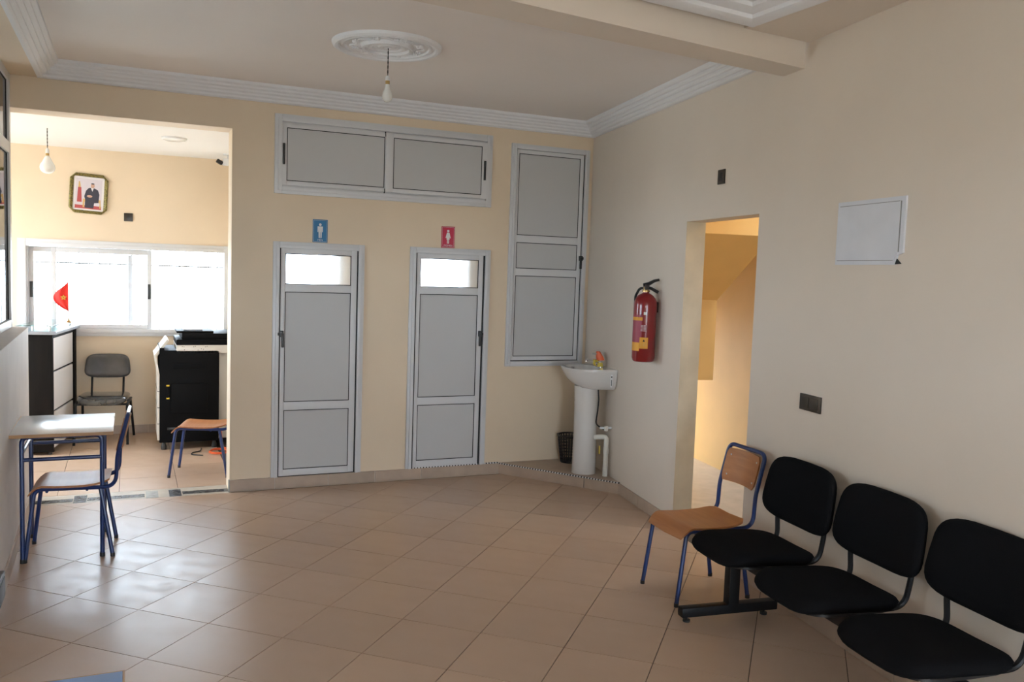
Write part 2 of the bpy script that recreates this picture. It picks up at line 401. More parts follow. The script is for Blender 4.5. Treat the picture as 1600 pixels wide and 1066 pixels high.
st = m.build('stair_flight', 'yellow_wall', smooth=0); tag(st, 'yellow sloping underside of the staircase seen through the doorway', 'staircase')
portal(wpt(8.72, -0.45, 0.7), (PI / 2, 0, RZW - PI / 2 + PI), 0.6, 1.5)
portal(wpt(4.65, -1.12, 3.12), (0, 0, RZW), 0.7, 0.75)
portal(wpt(3.18, -1.15, 1.9), (PI / 2, 0, RZW - PI / 2), 0.4, 0.6)
m = MB(); m.box(3.3, 8.55, -1.35, -0.15, -0.006, 0.0, M=MW)
struct(m.build('floor_stairwell', 'thresh', smooth=0), 'pale floor of the stairwell behind the doorway', 'floor')

# ------------------------------------------------------------------ ceilings, beam, cornices
m = MB(); m.prism([(-0.75, 3.4), (3.8, 3.85), (4.4, 7.3), (-0.75, 7.3)], ZC, ZC + 0.12)
struct(m.build('ceiling', 'ceil', smooth=0), 'greyish white ceiling of the hall', 'ceiling')
m = MB(); m.box(-3.3, -0.60, -3.1, YB + .1, ZS, ZC + 0.1)
struct(m.build('ceiling_soffit_left', 'wall', smooth=0), 'cream soffit above the glass partition', 'soffit')
m = MB(); m.box(-3.4, 1.35, YB + WT - 0.02, 10.1, ZC2, ZC2 + 0.1)
struct(m.build('ceiling_office', 'ceil2', smooth=0), 'white office ceiling', 'ceiling')
ZSN, ZCN = 3.175, 3.32
def bn(x): return 3.34 + 0.139 * x           # near bottom edge of the beam
def bf(x): return 3.645 + 0.109 * x          # far bottom edge
m = MB(); m.prism([(-0.7, bn(-0.7)), (3.6, bn(3.6)), (3.6, bf(3.6)), (-0.7, bf(-0.7))], 3.04, 3.5)
struct(m.build('ceiling_beam', 'wall_pale', smooth=0), 'cream concrete beam crossing the ceiling', 'beam')
cnx = lambda y: 2.955 - 0.03 * (y - 3.68)
m = MB(); m.prism([(cnx(-3), -3), (3.5, -3), (3.6, 3.8), (cnx(3.75), 3.75)], ZSN, 3.4)
struct(m.build('ceiling_soffit_right', 'wall_pale', smooth=0), 'cream soffit strip along the right wall', 'soffit')
m = MB(); m.prism([(-0.7, -3.1), (3.0, -3.1), (3.0, 3.85), (-0.7, 3.3)], ZCN, ZCN + 0.12)
struct(m.build('ceiling_near', 'ceil2', smooth=0), 'white ceiling above the camera', 'ceiling')

def cornice(name, path, prof, label):
    """path: list of (x,y) with inward = left side of travel; prof: (inward, z) points"""
    P = [Vector(p) for p in path]; rows = []
    for i, p in enumerate(P):
        ds = []
        if i > 0: ds.append((P[i] - P[i - 1]).normalized())
        if i < len(P) - 1: ds.append((P[i + 1] - P[i]).normalized())
        ns = [Vector((-d.y, d.x)) for d in ds]
        nn = ns[0] if len(ns) == 1 else (ns[0] + ns[1]) / (1 + ns[0].dot(ns[1]))
        rows.append([(p.x + nn.x * a, p.y + nn.y * a, z) for a, z in prof])
    o = MB().grid(rows, True, True).build(name, 'plaster', smooth=25)
    return struct(o, label, 'cornice')
def ridged(w, h, z0, n, top):
    """stepped profile from (0,z0) up to (w,z0+h)"""
    pr = [(0.0, z0)]
    for k in range(n):
        a0, a1 = k / n, (k + 1) / n
        x0, x1, za, zb = 0.012 + (w - .012) * a0, 0.012 + (w - .012) * a1, z0 + h * a0, z0 + h * a1
        pr += [(x0, za), (x0 + (x1 - x0) * .55, za + (zb - za) * .12), (x0 + (x1 - x0) * .92, za + (zb - za) * .45), (x1, zb)]
    pr += [(w, top), (0.0, top)]
    return pr
pf = ridged(0.14, 0.115, ZS - 0.004, 5, ZC + 0.01)
cornice('trim_2', [(xr(4.05), 4.05), (xr(YB), YB), (-0.605, YB), (-0.60, 3.55)], pf, 'white ridged plaster cornice around the hall ceiling')
pf2 = ridged(0.26, 0.135, ZSN - 0.012, 4, ZCN + 0.02)
cornice('trim_3', [(cnx(-2.9), -2.9), (cnx(3.665), 3.665 + .02), (-0.6, 3.27)], pf2, 'white ridged plaster cornice of the near ceiling')

# ------------------------------------------------------------------ skirtings and step
bb = structE('baseboard_back', 'beige tile skirting below the washroom doors', 'skirting')
xs = [0.738, 1.094, 1.536, 1.942, 2.361, 3.112]
MB().box(0.738, 3.11, YB - 0.010, YB, 0, 0.094).build('grout_bed', 'grout_l', bb, 0)
for a, b in zip(xs[:-1], xs[1:]): MB().box(a + .002, b - .002, YB - 0.014, YB - 0.001, 0.001, 0.097, 0.002).build('skirting_tile', 'tile_bb', bb, 0)
MB().box(0.730, 0.738, YB - 0.014, YB + .02, 0.001, 0.097).build('skirting_tile', 'marble_l', bb, 0)
br = structE('baseboard_right', 'beige tile skirting along the right wall', 'skirting')
ts = [-2.9 + 0.44 * k for k in range(16)]; ts = [t for t in ts if t < 3.9] + [4.256]
for a, b in list(zip(ts[:-1], ts[1:])) + [(5.23, 5.835), (5.835, 6.26)]:
    MB().box(a + .002, b - .002, 0.0, 0.012, 0.001, 0.094, 0.002, M=MW).build('skirting_tile', 'tile_bb', br, 0)
bl = structE('baseboard_left', 'beige tile skirting along the low left wall', 'skirting')
y = 1.55
while y < 7.1:
    y1 = min(y + 0.44, 7.14); 
    MB().prism([(xl(y), y + .002), (xl(y) + .012, y + .002), (xl(y1) + .012, y1 - .002), (xl(y1), y1 - .002)], 0.001, 0.10).build('skirting_tile', 'tile_bb', bl, 0); y = y1
bo = structE('baseboard_office', 'beige tile skirting below the office window', 'skirting')
for k in range(9):
    MB().box(-2.9 + .44 * k + .002, -2.9 + .44 * (k + 1) - .002, Y2 - 0.012, Y2, 0.001, 0.09, 0.002).build('skirting_tile', 'tile_bb', bo, 0)
# corner step
sp = structE('trim_4', 'triangular tiled corner step carrying the wash basin', 'step')
ck = (xr(YB) - .002, YB - .002); rk = (xr(6.2) - .002, 6.2)
MB().prism([(ST1[0] + .02, ST1[1] - .004), (ST2[0], ST2[1] + .02), rk, ck], 0.0, 0.092).build('step_core', 'grout_l', sp, 0)
MB().prism([ST1, ST2, rk, ck], 0.092, 0.100).build('step_tile', 'tile_bb', sp, 0)
e1, e2 = Vector(ST1), Vector(ST2); ed = (e2 - e1).normalized(); en = Vector((ed.y, -ed.x)); L = (e2 - e1).length
if en.dot(Vector((-1, -1))) < 0: en = -en
for a, b in ((0.0, 0.88), (0.888, L)):
    p, q = e1 + ed * a, e1 + ed * b
    MB().prism([tuple(p), tuple(q), tuple(q + en * .010), tuple(p + en * .010)], 0.001, 0.088).build('riser_tile', 'tile_bb', sp, 0)
def dotted(name, p, q, nrm, z, w, parent, label=None):
    m = MB(); d = (q - p).normalized(); Ld = (q - p).length; n = int(Ld / 0.027)
    for k in range(n):
        a, b = p + d * (Ld * k / n), p + d * (Ld * (k + 1) / n); c = a + (b - a) * .55
        m.prism([tuple(a), tuple(c), tuple(c + nrm * w), tuple(a + nrm * w)], z, z + .010, mi=0)
        m.prism([tuple(c), tuple(b), tuple(b + nrm * w), tuple(c + nrm * w)], z, z + .010, mi=1)
    return m.build(name, ('white', 'gasket'), parent, 0)
dotted('dotted_edging', e1, e2, en, 0.091, 0.014, sp)
dotted('dotted_edging', Vector((2.25, YB - .016)), Vector((3.10, YB - .016)), Vector((0, 1)), 0.0975, 0.014, bb)

# ------------------------------------------------------------------ aluminium joinery on the back wall
def casing(parent, x0, x1, z0, z1, w, y, bottom=True):
    """outer frame, two-step moulding, standing proud of the wall face"""
    m = MB()
    for (a, b, c, d) in ((x0, x0 + w, z0, z1), (x1 - w, x1, z0, z1), (x0 + w, x1 - w, z1 - w, z1)) + (((x0 + w, x1 - w, z0, z0 + w),) if bottom else ()):
        m.box(a, b, y - .020, y, c, d, 0.003)
    w2 = w * .45
    for (a, b, c, d) in ((x0 + w2, x0 + w, z0 + (w2 if bottom else 0), z1 - w2), (x1 - w, x1 - w2, z0 + (w2 if bottom else 0), z1 - w2), (x0 + w, x1 - w, z1 - w, z1 - w2)) + (((x0 + w, x1 - w, z0 + w2, z0 + w),) if bottom else ()):
        m.box(a, b, y - .030, y - .018, c, d, 0.003)
    return m.build('outer_frame', 'alu', parent, 30)
def leaf(parent, x0, x1, z0, z1, panes, y, mats):
    """stiles and rails around panes [(px0,px1,pz0,pz1)] + each pane with its gasket"""
    m = MB(); y1, y0 = y - .016, y - .002
    px0 = min(p[0] for p in panes); px1 = max(p[1] for p in panes)
    ps = sorted(panes, key=lambda p: p[2])
    m.box(x0, px0, y1, y0, z0, z1, .002); m.box(px1, x1, y1, y0, z0, z1, .002)
    zz = [z0] + [v for p in ps for v in (p[2], p[3])] + [z1]
    for k in range(0, len(zz), 2): m.box(px0, px1, y1, y0, zz[k], zz[k + 1], .002)
    m.build('leaf_frame', 'alu', parent, 30)
    MB().box(x0 - .006, x1 + .006, y - .003, y - .0005, z0 - (.004), z1 + .006).build('gap_seal', 'gasket', parent, 0) if mats != 'glazed' else None
    for k, p in enumerate(panes):
        gk = .006; m = MB()
        for a, b, c, d in ((p[0], p[0] + gk, p[2], p[3]), (p[1] - gk, p[1], p[2], p[3]), (p[0] + gk, p[1] - gk, p[2], p[2] + gk), (p[0] + gk, p[1] - gk, p[3] - gk, p[3])):
            m.box(a, b, y - .0135, y - .004, c, d)
        yield p, m
def lever(parent, x, z, y, sgn=1, s=1.0):
    m = MB(); m.box(x - .016, x + .016, y - .045, y - .016, z, z + .052 * s, .004)
    h = m.build('handle', 'blackp', parent, label='black lever handle')
    m = MB(); m.box(x - .010 + .008 * sgn, x + .010 + .008 * sgn, y - .058, y - .040, z - .085 * s, z + .034, .005); m.build('lever', 'blackp', h)
    m = MB(); m.box(x - .022 * sgn - .008, x - .022 * sgn + .008, y - .034, y - .016, z + .012, z + .036, .003); m.build('latch', 'blackp', h)
def wc_door(name, x0, x1, lx0, lx1, px0, px1, dz, hx, hs, label):
    d = structE(name, label, 'door', (0, 0, 0))
    casing(d, x0, x1, 0.098, 2.042 + dz, 0.052, YB, False)
    panes = [(px0, px1, 1.697 + dz, 1.948 + dz), (px0, px1, 0.725 + dz, 1.636 + dz), (px0, px1, 0.160 + dz, 0.658 + dz)]
    # leaf frame built by hand so that the light stays open
    m = MB(); y1, y0 = YB - .018, YB - .002
    m.box(lx0, px0, y1, y0, .106, 1.99 + dz, .002); m.box(px1, lx1, y1, y0, .106, 1.99 + dz, .002)
    zz = [.106, .160 + dz, .658 + dz, .725 + dz, 1.636 + dz, 1.697 + dz, 1.948 + dz, 1.99 + dz]
    for k in range(0, 8, 2): m.box(px0, px1, y1, y0, zz[k], zz[k + 1], .002)
    m.build('leaf_frame', 'alu', d, 30)
    m = MB()
    for a, b, c, e in ((x0 + .052, lx0, .1, 2.0 + dz), (lx1, x1 - .052, .1, 2.0 + dz), (lx0, lx1, 1.991 + dz, 2.0 + dz), (lx0, lx1, .099, .105)): m.box(a, b, YB - .012, YB - .001, c, e)
    m.build('gap_seal', 'gasket', d, 0)
    for k, p in enumerate(panes):
        gk = .006; m = MB()
        for a, b, c, e in ((p[0], p[0] + gk, p[2], p[3]), (p[1] - gk, p[1], p[2], p[3]), (p[0] + gk, p[1] - gk, p[2], p[2] + gk), (p[0] + gk, p[1] - gk, p[3] - gk, p[3])): m.box(a, b, YB - .0145, YB - .003, c, e)
        pn = MB().box(p[0] + .001, p[1] - .001, YB - .010, YB - .002, p[2] + .001, p[3] - .001)
        pn = pn.build('frosted_pane' if k == 0 else 'panel', 'frost' if k == 0 else 'panel', d, 0)
        m.build('gasket', 'gasket', pn, 0)
    lever(d, hx, 1.265 + dz, YB, hs)
    return d
wc_door('door_1', 1.060, 1.812, 1.122, 1.748, 1.157, 1.70, 0.0, 1.130, 1, 'white aluminium washroom door under the blue sign')
wc_door('door_2', 2.212, 2.962, 2.276, 2.892, 2.308, 2.85, 0.006, 2.878, -1, 'white aluminium washroom door under the red sign')
portal((1.53, 8.63, 1.65), (-PI / 2, 0, PI), 0.66, 1.0); portal((2.91, 8.63, 1.65), (-PI / 2, 0, PI), 0.62, 1.0)

def pane_in(parent, p, y, name='panel', matn='panel', gk=.006):
    pn = MB().box(p[0] + .001, p[1] - .001, y - .008, y, p[2] + .001, p[3] - .001).build(name, matn, parent, 0)
    m = MB()
    for a, b, c, e in ((p[0], p[0] + gk, p[2], p[3]), (p[1] - gk, p[1], p[2], p[3]), (p[0] + gk, p[1] - gk, p[2], p[2] + gk), (p[0] + gk, p[1] - gk, p[3] - gk, p[3])): m.box(a, b, y - .0105, y - .001, c, e)
    m.build('gasket', 'gasket', pn, 0)
def ring(m, x0, x1, z0, z1, p, ya, yb, bev=.002):
    m.box(x0, p[0], ya, yb, z0, z1, bev); m.box(p[1], x1, ya, yb, z0, z1, bev)
    m.box(p[0], p[1], ya, yb, z0, p[2], bev); m.box(p[0], p[1], ya, yb, p[3], z1, bev)
tr = structE('window_3', 'white sliding transom with two opaque grey panels above the doors', 'window')
casing(tr, 1.062, 2.950, 2.427, 3.060, 0.058, YB)
MB().box(1.12, 2.892, YB - .006, YB - .001, 2.485, 3.002).build('track', 'alu', tr, 0)
for sx0, sx1, p, ya, hx in ((1.120, 1.985, (1.157, 1.967, 2.532, 2.956), YB - .006, 1.134), (1.972, 2.892, (2.038, 2.845, 2.530, 2.954), YB - .020, 2.872)):
    m = MB(); ring(m, sx0, sx1, 2.498, 2.988, p, ya - .014, ya)
    s_ = m.build('sash', 'alu', tr, 30); pane_in(s_, p, ya - .002)
    MB().box(hx - .010, hx + .010, ya - .026, ya - .012, 2.66, 2.83, .006).build('pull', 'blackp', s_)
MB().box(1.966, 1.973, YB - .022, YB - .006, 2.958, 3.0).build('stop', 'blackp', tr, 0); MB().box(1.966, 1.973, YB - .022, YB - .006, 2.486, 2.526).build('stop', 'blackp', tr, 0)
tp = structE('window_4', 'tall white shutter of three grey panels above the wash basin', 'shutter')
casing(tp, 3.137, 3.936, 0.995, 3.015, 0.047, YB)
m = MB(); pp = [(3.212, 3.838, 1.087, 1.830), (3.212, 3.838, 1.895, 2.132), (3.212, 3.838, 2.197, 2.930)]
m.box(3.192, 3.212, YB - .016, YB - .002, 1.05, 2.965, .002); m.box(3.838, 3.876, YB - .016, YB - .002, 1.05, 2.965, .002)
for a, b in ((1.05, 1.087), (1.830, 1.895), (2.132, 2.197), (2.930, 2.965)): m.box(3.212, 3.838, YB - .016, YB - .002, a, b, .002)
m.build('leaf_frame', 'alu', tp, 30)
MB().box(3.184, 3.889, YB - .004, YB - .001, 1.042, 2.972).build('gap_seal', 'gasket', tp, 0)
for p in pp: pane_in(tp, p, YB - .004)
lever(tp, 3.872, 1.985, YB, -1, 0.9)

# washroom signs
def text_mesh(body, size, matn, parent, loc, rot):
    c = bpy.data.curves.new('lettering', 'FONT'); c.body = body; c.size = size; c.align_x = 'CENTER'; c.extrude = 0.0004
    t = bpy.data.objects.new('tmp_text', c); COL.objects.link(t)
    dg = bpy.context.evaluated_depsgraph_get(); me = bpy.data.meshes.new_from_object(t.evaluated_get(dg))
    bpy.data.objects.remove(t); me.materials.clear(); me.materials.append(MT[matn])
    o = bpy.data.objects.new('lettering', me); COL.objects.link(o); o.parent = parent; o.location = loc; o.rotation_euler = rot
    return o
def sign(xc, z0, z1, matn, txt, female, label):
    w = 0.122; h = z1 - z0; s = thing('washroom_sign', label, 'sign', (xc, YB, z0))
    MB().box(-w / 2, w / 2, -.006, 0, 0, h, .001).build('plate', matn, s, 0)
    m = MB(); b = .006
    for a0, a1, c0, c1 in ((-w / 2 + b, w / 2 - b, b, b + .0018), (-w / 2 + b, w / 2 - b, h - b - .0018, h - b), (-w / 2 + b, -w / 2 + b + .0018, b, h - b), (w / 2 - b - .0018, w / 2 - b, b, h - b)): m.box(a0, a1, -.0066, -.006, c0, c1)
    m.build('border', 'white', s, 0)
    M = Matrix.Rotation(PI / 2, 4, 'X'); m = MB()
    m.prism([(.011 * math.cos(k * PI / 8), .146 + .011 * math.sin(k * PI / 8)) for k in range(16)], .006, .0068, M=M)
    if female:
        m.prism([(-.012, .132), (.012, .132), (.024, .085), (.017, .083), (.013, .095), (.014, .070), (.010, .070), (.010, .036), (.002, .036), (.002, .07), (-.002, .07), (-.002, .036), (-.010, .036), (-.010, .070), (-.014, .070), (-.013, .095), (-.017, .083), (-.024, .085)], .006, .0068, M=M)
    else:
        m.prism([(-.022, .132), (.022, .132), (.022, .085), (.015, .085), (.014, .115), (.012, .036), (.002, .036), (.001, .085), (-.001, .085), (-.002, .036), (-.012, .036), (-.014, .115), (-.015, .085), (-.022, .085)], .006, .0068, M=M)
    m.build('pictogram', 'white', s, 0)
    text_mesh(txt, .021, 'white', s, (0, -.0064, .013), (PI / 2, 0, 0))
sign(1.437, 2.048, 2.236, 'signblue', 'MEN', False, 'blue sign with a white male figure above the left washroom door')
sign(2.556, 2.052, 2.238, 'signred', 'WOMEN', True, 'red sign with a white female figure above the right washroom door')

# ------------------------------------------------------------------ glass partition on the left
gp = structE('window_1', 'white framed glass partition standing on the low left wall', 'window')
xa, xb = -0.815, -0.775
m = MB()
for y0, y1 in ((7.06, 7.14), (5.6, 5.66), (4.1, 4.16), (2.6, 2.66)): m.box(xa, xb, y0, y1, 1.337, 3.138, .004)
for z0, z1 in ((1.337, 1.395), (2.575, 2.655), (3.08, 3.138)): m.box(xa + .001, xb - .001, 2.6, 7.14, z0, z1, .004)
m.build('frame', 'alu', gp, 30)
ys = [2.66, 4.1, 4.16, 5.6, 5.66, 7.06]
for k in range(0, 6, 2):
    for z0, z1, mm in ((1.395, 2.575, 'glass_dark'), (2.655, 3.08, 'glass_dark')):
        pn = MB().box(-.797, -.793, ys[k], ys[k + 1], z0, z1).build('pane', mm, gp, 0)
        m = MB(); q = .005
        for a, b, c, d in ((ys[k], ys[k] + q, z0, z1), (ys[k + 1] - q, ys[k + 1], z0, z1), (ys[k], ys[k + 1], z0, z0 + q), (ys[k], ys[k + 1], z1 - q, z1)): m.box(-.799, -.789, a, b, c, d)
        m.build('gasket', 'gasket', pn, 0)

# ------------------------------------------------------------------ office window
ow = structE('window_2', 'white sliding office window with blown out daylight', 'window')
casing(ow, -1.03, 1.02, 1.045, 2.035, 0.075, Y2)
m = MB(); ring(m, -0.985, 1.0, 1.07, 2.0, (-0.94, 0.955, 1.105, 1.965), Y2 + .0, Y2 + .12, .003); m.build('track_frame', 'alu', ow, 30)
for x0, x1, ya, hx in ((-0.94, 0.03, Y2 + .06, -0.915), (-0.735, 0.215, Y2 + .012, 0.19)):
    p = (x0 + .045, x1 - .045, 1.165, 1.905); m = MB(); ring(m, x0, x1, 1.11, 1.96, p, ya, ya + .032, .003)
    s_ = m.build('sash', 'alu', ow, 30)
    MB().box(p[0], p[1], ya + .012, ya + .016, p[2], p[3]).build('pane', 'glass', s_, 0)
    MB().box(hx - .014, hx + .014, ya - .016, ya, 1.44, 1.60, .005).build('pull', 'blackp', s_)
portal((0.0, Y2 + .23, 1.535), (-PI / 2, 0, PI), 1.98, .93)
for a, b, z0, z1 in ((*LW1, 1.0, 2.3), (*LW2, *LZ2)): portal((-3.41, (a + b) / 2, (z0 + z1) / 2), (0, -PI / 2, 0), z1 - z0, b - a)
portal((1.1, -3.21, 1.05), (-PI / 2, 0, 0), 1.8, 2.3)
gr = thing('window_grille', 'thin grey bar grille outside the office window', 'grille', (0, Y2 + .17, 0))
for k in range(21): MB().tube([(-0.985 + .0985 * k + .004, 0, 1.07), (-0.985 + .0985 * k + .004, 0, 2.0)], .005, 6).build('bar', 'barg', gr)
for z in (1.085, 1.80, 1.985): MB().box(-0.985, 1.0, -.004, .004, z - .008, z + .008).build('cross_bar', 'barg', gr, 0)

# ground outside
m = MB(); m.box(-60, 60, -50, 70, -0.4, -0.13); struct(m.build('ground_outside', 'concrete', smooth=0), 'bright pale ground outside the office window', 'ground')

# ------------------------------------------------------------------ ceiling fittings
md = thing('ceiling_medallion', 'round white plaster ceiling rose with scrolls and rings', 'ceiling rose', (1.489, 5.416, ZC))
R = 0.345
prof = [(0.0, -.006), (.02, -.008), (.03, -.02), (.05, -.02), (.06, -.012), (.085, -.012), (.095, -.022), (.11, -.022), (.118, -.014), (.135, -.014), (.140, -.030), (.158, -.032), (.168, -.008), (.258, -.008), (.264, -.020), (.278, -.022), (.286, -.010), (.300, -.010), (.307, -.026), (.324, -.028), (.340, -.018), (R, -.004), (R, 0.0)]
MB().lathe(prof[1:], seg=64, cap=True).build('disc', 'plaster', md, 25)
lf = MB()
for k in range(8):
    for (dx, dy, sx, sy, a) in ((0, 0, .022, .010, 0), (.010, .012, .012, .007, .8), (-.010, .012, .012, .007, -.8), (.012, -.010, .012, .007, -.8), (-.012, -.010, .012, .007, .8)):
        rows = []
        for i in range(5):
            ph = i / 4 * PI / 2
            rows.append([(dx + math.cos(a) * sx * math.cos(ph) * math.cos(q) - math.sin(a) * sy * math.cos(ph) * math.sin(q), dy + math.sin(a) * sx * math.cos(ph) * math.cos(q) + math.cos(a) * sy * math.cos(ph) * math.sin(q), -.019 * math.sin(ph)) for q in [2 * PI * t / 8 for t in range(8)]])
        Mx = Matrix.Rotation(k * PI / 4 + .2, 4, 'Z') @ Matrix.Translation((0.212, 0, -.008)) @ Matrix.Rotation(PI / 2, 4, 'Z')
        lf.grid([[Mx @ Vector(p) for p in r] for r in rows], True)
    a0 = k * PI / 4 + .2
    lf.tube([Vector(((.212 + .022 * math.sin(t * 2 * PI)) * math.cos(a0 + .12 + t * .54), (.212 + .022 * math.sin(t * 2 * PI)) * math.sin(a0 + .12 + t * .54), -.014)) for t in [q / 8 for q in range(9)]], .0055, 6)
lf.build('scroll_relief', 'plaster', md)
def pendant(loc, L, sock, rb, hb, label, parent_z):
    p = thing('pendant_bulb', label, 'light bulb', loc, 0, 'bare bulbs hanging on cords')
    m = MB(); n = 14
    for s_ in (0, PI): m.tube([(.0022 * math.cos(k * 1.3 + s_), .0022 * math.sin(k * 1.3 + s_), -L * k / n) for k in range(n + 1)], .0022, 6)
    m.build('cord', 'rubber', p)
    MB().lathe([(.004, -L + .004), (.010, -L), (.014, -L - .012), (.015, -L - sock)], seg=16).build('lamp_holder', 'white', p)
    MB().lathe([(.0145, -L - sock), (.0135, -L - sock - .004), (.0145, -L - sock - .008), (.0135, -L - sock - .012), (.0145, -L - sock - .016), (.0135, -L - sock - .022)], seg=16).build('screw_cap', 'brass', p)
    z0 = -L - sock - .022; pr = [(.0135, z0), (rb * .42, z0 - hb * .12), (rb * .62, z0 - hb * .3), (rb * .92, z0 - hb * .5), (rb, z0 - hb * .66), (rb * .9, z0 - hb * .82), (rb * .6, z0 - hb * .94), (rb * .2, z0 - hb)]
    MB().lathe(pr, seg=24).build('bulb', 'bulb', p, 60)
pendant((1.496, 5.414, ZC - .02), 0.172, 0.030, .033, .112, 'bare white bulb hanging from the plaster ceiling rose', 0)
pendant((-0.655, 8.6, ZC2), 0.175, 0.040, .062, .155, 'bare round bulb hanging in front of the portrait in the office', 0)
cl = thing('ceiling_light', 'round white flush lamp on the office ceiling', 'ceiling light', (0.37, 8.50, ZC2))
MB().lathe([(.11, 0), (.11, -.012), (.10, -.02)], seg=32).build('housing', 'white', cl); MB().lathe([(.098, -.020), (.07, -.028), (.02, -.031)], seg=32).build('diffuser', 'bulb', cl)
cc = thing('security_camera', 'small black and white security camera behind the opening jamb', 'camera', (0.93, 9.40, ZC2))
MB().lathe([(.05, 0), (.05, -.012), (.012, -.014), (.012, -.05)], seg=20).build('mount', 'white', cc)
MB().box(-.055, .07, -.035, .035, -.115, -.045, .012).build('body', 'white', cc); MB().box(-.068, .0, -.033, .033, -.135, -.095, .012, M=Matrix.Rotation(.5, 4, 'Y')).build('lens_hood', 'blackp', cc)

# ------------------------------------------------------------------ things on the right wall
def on_wall(name, label, cat, t, z, group=None): return thing(name, label, cat, tuple(wpt(t, 0, z)), RZW, group)
sw = on_wall('wall_switch', 'single dark brown switch high on the right wall above the doorway', 'switch', 4.745, 2.53)
MB().box(-.045, .045, 0, .010, -.048, .048, .003).build('plate', 'brownp', sw); MB().box(-.016, .016, .009, .016, -.028, .028, .003).build('rocker', 'blackp', sw)
so = on_wall('wall_socket', 'wide dark brown socket plate above the row of black seats', 'socket', 3.612, 1.197)
MB().box(-.095, .095, 0, .011, -.045, .045, .004).build('plate', 'brownp', so)
for k in (-1, 1): MB().box(k * .042 - .034, k * .042 + .034, .010, .0145, -.030, .030, .003).build('module', 'brownp', so)
ap = on_wall('access_panel', 'white metal electrical box cover with a broken corner on the right wall', 'panel', 3.215, 2.11)
w, h = .252, .160
Mx = Matrix.Rotation(-PI / 2, 4, 'X')
m = MB(); PXZ = lambda pts: [(x, -z) for x, z in pts]
m.prism(PXZ([(-w, -h + .055), (-w + .035, -h + .045), (-w + .055, -h), (w, -h), (w, h), (-w, h)]), 0.0, .010, M=Mx); m.build('flange', 'metalpanel', ap, 0)
m = MB(); m.prism(PXZ([(-w + .03, -h + .062), (-w + .062, -h + .022), (w - .02, -h + .022), (w - .02, h - .022), (-w + .03, h - .022)]), .0095, .014, M=Mx); m.build('cover', 'metalpanel', ap, 0)
m = MB()
m.box(-w + .035, w - .02, .0135, .0145, h - .024, h - .021); m.box(-w + .06, w - .02, .0135, .0145, -h + .019, -h + .022); m.box(-w + .026, -w + .029, .0095, .0145, -h + .06, h - .022)
m.build('seam', 'barg', ap, 0)
MB().prism(PXZ([(-w + .012, -h + .004), (-w + .045, -h + .03), (-w + .056, -h + .002)]), .001, .006, M=Mx).build('hole', 'gasket', ap, 0)

fe = thing('fire_extinguisher', 'red fire extinguisher with black hose hung on the right wall', 'fire extinguisher', tuple(wpt(5.655, 0.105, 1.205)), RZW)
rr = .088
MB().lathe([(.055, .012), (.07, 0), (.080, .006), (.084, .02), (rr, .03), (rr, .435), (rr * .97, .462), (rr * .86, .487), (rr * .66, .508), (rr * .40, .522), (.024, .528), (.024, .54)], seg=40).build('cylinder', 'red', fe, 40)
MB().lathe([(.030, .536), (.030, .548), (.020, .552), (.020, .575)], seg=20).build('neck_ring', 'brass', fe)
m = MB(); Mh = Matrix.Rotation(math.radians(-125), 4, 'Z')
m.box(-.022, .022, -.018, .018, .552, .592, .006)
def P2(pts): return [Mh @ Vector(p) for p in pts]
m.tube(P2([(-.02, 0, .585), (.02, 0, .598), (.06, 0, .622), (.098, 0, .632)]), [.016, .015, .012, .010], 8)
m.tube(P2([(0, 0, .572), (.04, 0, .563), (.075, 0, .545), (.095, 0, .535)]), [.014, .012, .012, .012], 8)
m.build('valve_handle', 'blackp', fe)
m = MB(); hd = Matrix.Rotation(math.radians(30), 4, 'Z')
m.tube(fillet([hd @ Vector(p) for p in ((.0, 0, .56), (.06, .0, .565), (.098, .0, .50), (.100, 0, .30))], .06, 8), .010, 10); m.build('hose', 'rubber', fe)
MB().box(-.012, .012, -.104, -.08, .38, .46, .003).build('wall_bracket', 'blackmetal', fe)
def patch(name, a0, a1, z0, z1, mt, parent, r=rr + .0008):
    m = MB(); rows = []
    for zz in (z0, z1): rows.append([(r * math.cos(math.radians(a0 + (a1 - a0) * k / 8)), r * math.sin(math.radians(a0 + (a1 - a0) * k / 8)), zz) for k in range(9)])
    m.grid(rows); return m.build(name, mt, parent, 60)
# camera looks at the cylinder from local direction about 128 deg (x along the wall, y into the room)
la = patch('instruction_label', 66, 144, .15, .36, 'purple', fe)
patch('yellow_band', 68, 146, .318, .343, 'yellow', fe, rr + .0014)
patch('warning_sticker', 135, 177, .105, .190, 'yellow', fe, rr + .0012); patch('warning_sticker', 70, 134, .085, .150, 'yellow', fe, rr + .0012)
patch('text_block', 136, 166, .235, .285, 'purple', fe)
m = MB()
for k in range(5):
    for a0, a1 in ((138, 149), (152, 164)):
        r = rr + .0014; m.grid([[(r * math.cos(math.radians(a)), r * math.sin(math.radians(a)), .240 + k * .010 + dz) for a in (a0, (a0 + a1) / 2, a1)] for dz in (0, .003)])
m.build('printed_lines', 'white', fe)
m = MB(); r = rr + .0018
m.grid([[(r * math.cos(math.radians(a)), r * math.sin(math.radians(a)), z) for a in (150, 157, 164)] for z in (.362, .384)]); m.build('emblem', 'white', fe)
m = MB(); r = rr + .0018
m.grid([[(r * math.cos(math.radians(156 + s * e)), r * math.sin(math.radians(156 + s * e)), z) for s in (-1, 0, 1)] for z, e in ((.158, 6), (.176, .3))]); m.build('warning_triangle', 'gasket', fe)
m = MB()
for k in range(3): m.grid([[(r * math.cos(math.radians(a)), r * math.sin(math.radians(a)), .126 + k * .010 + dz) for a in (141, 156, 171)] for dz in (0, .003)])
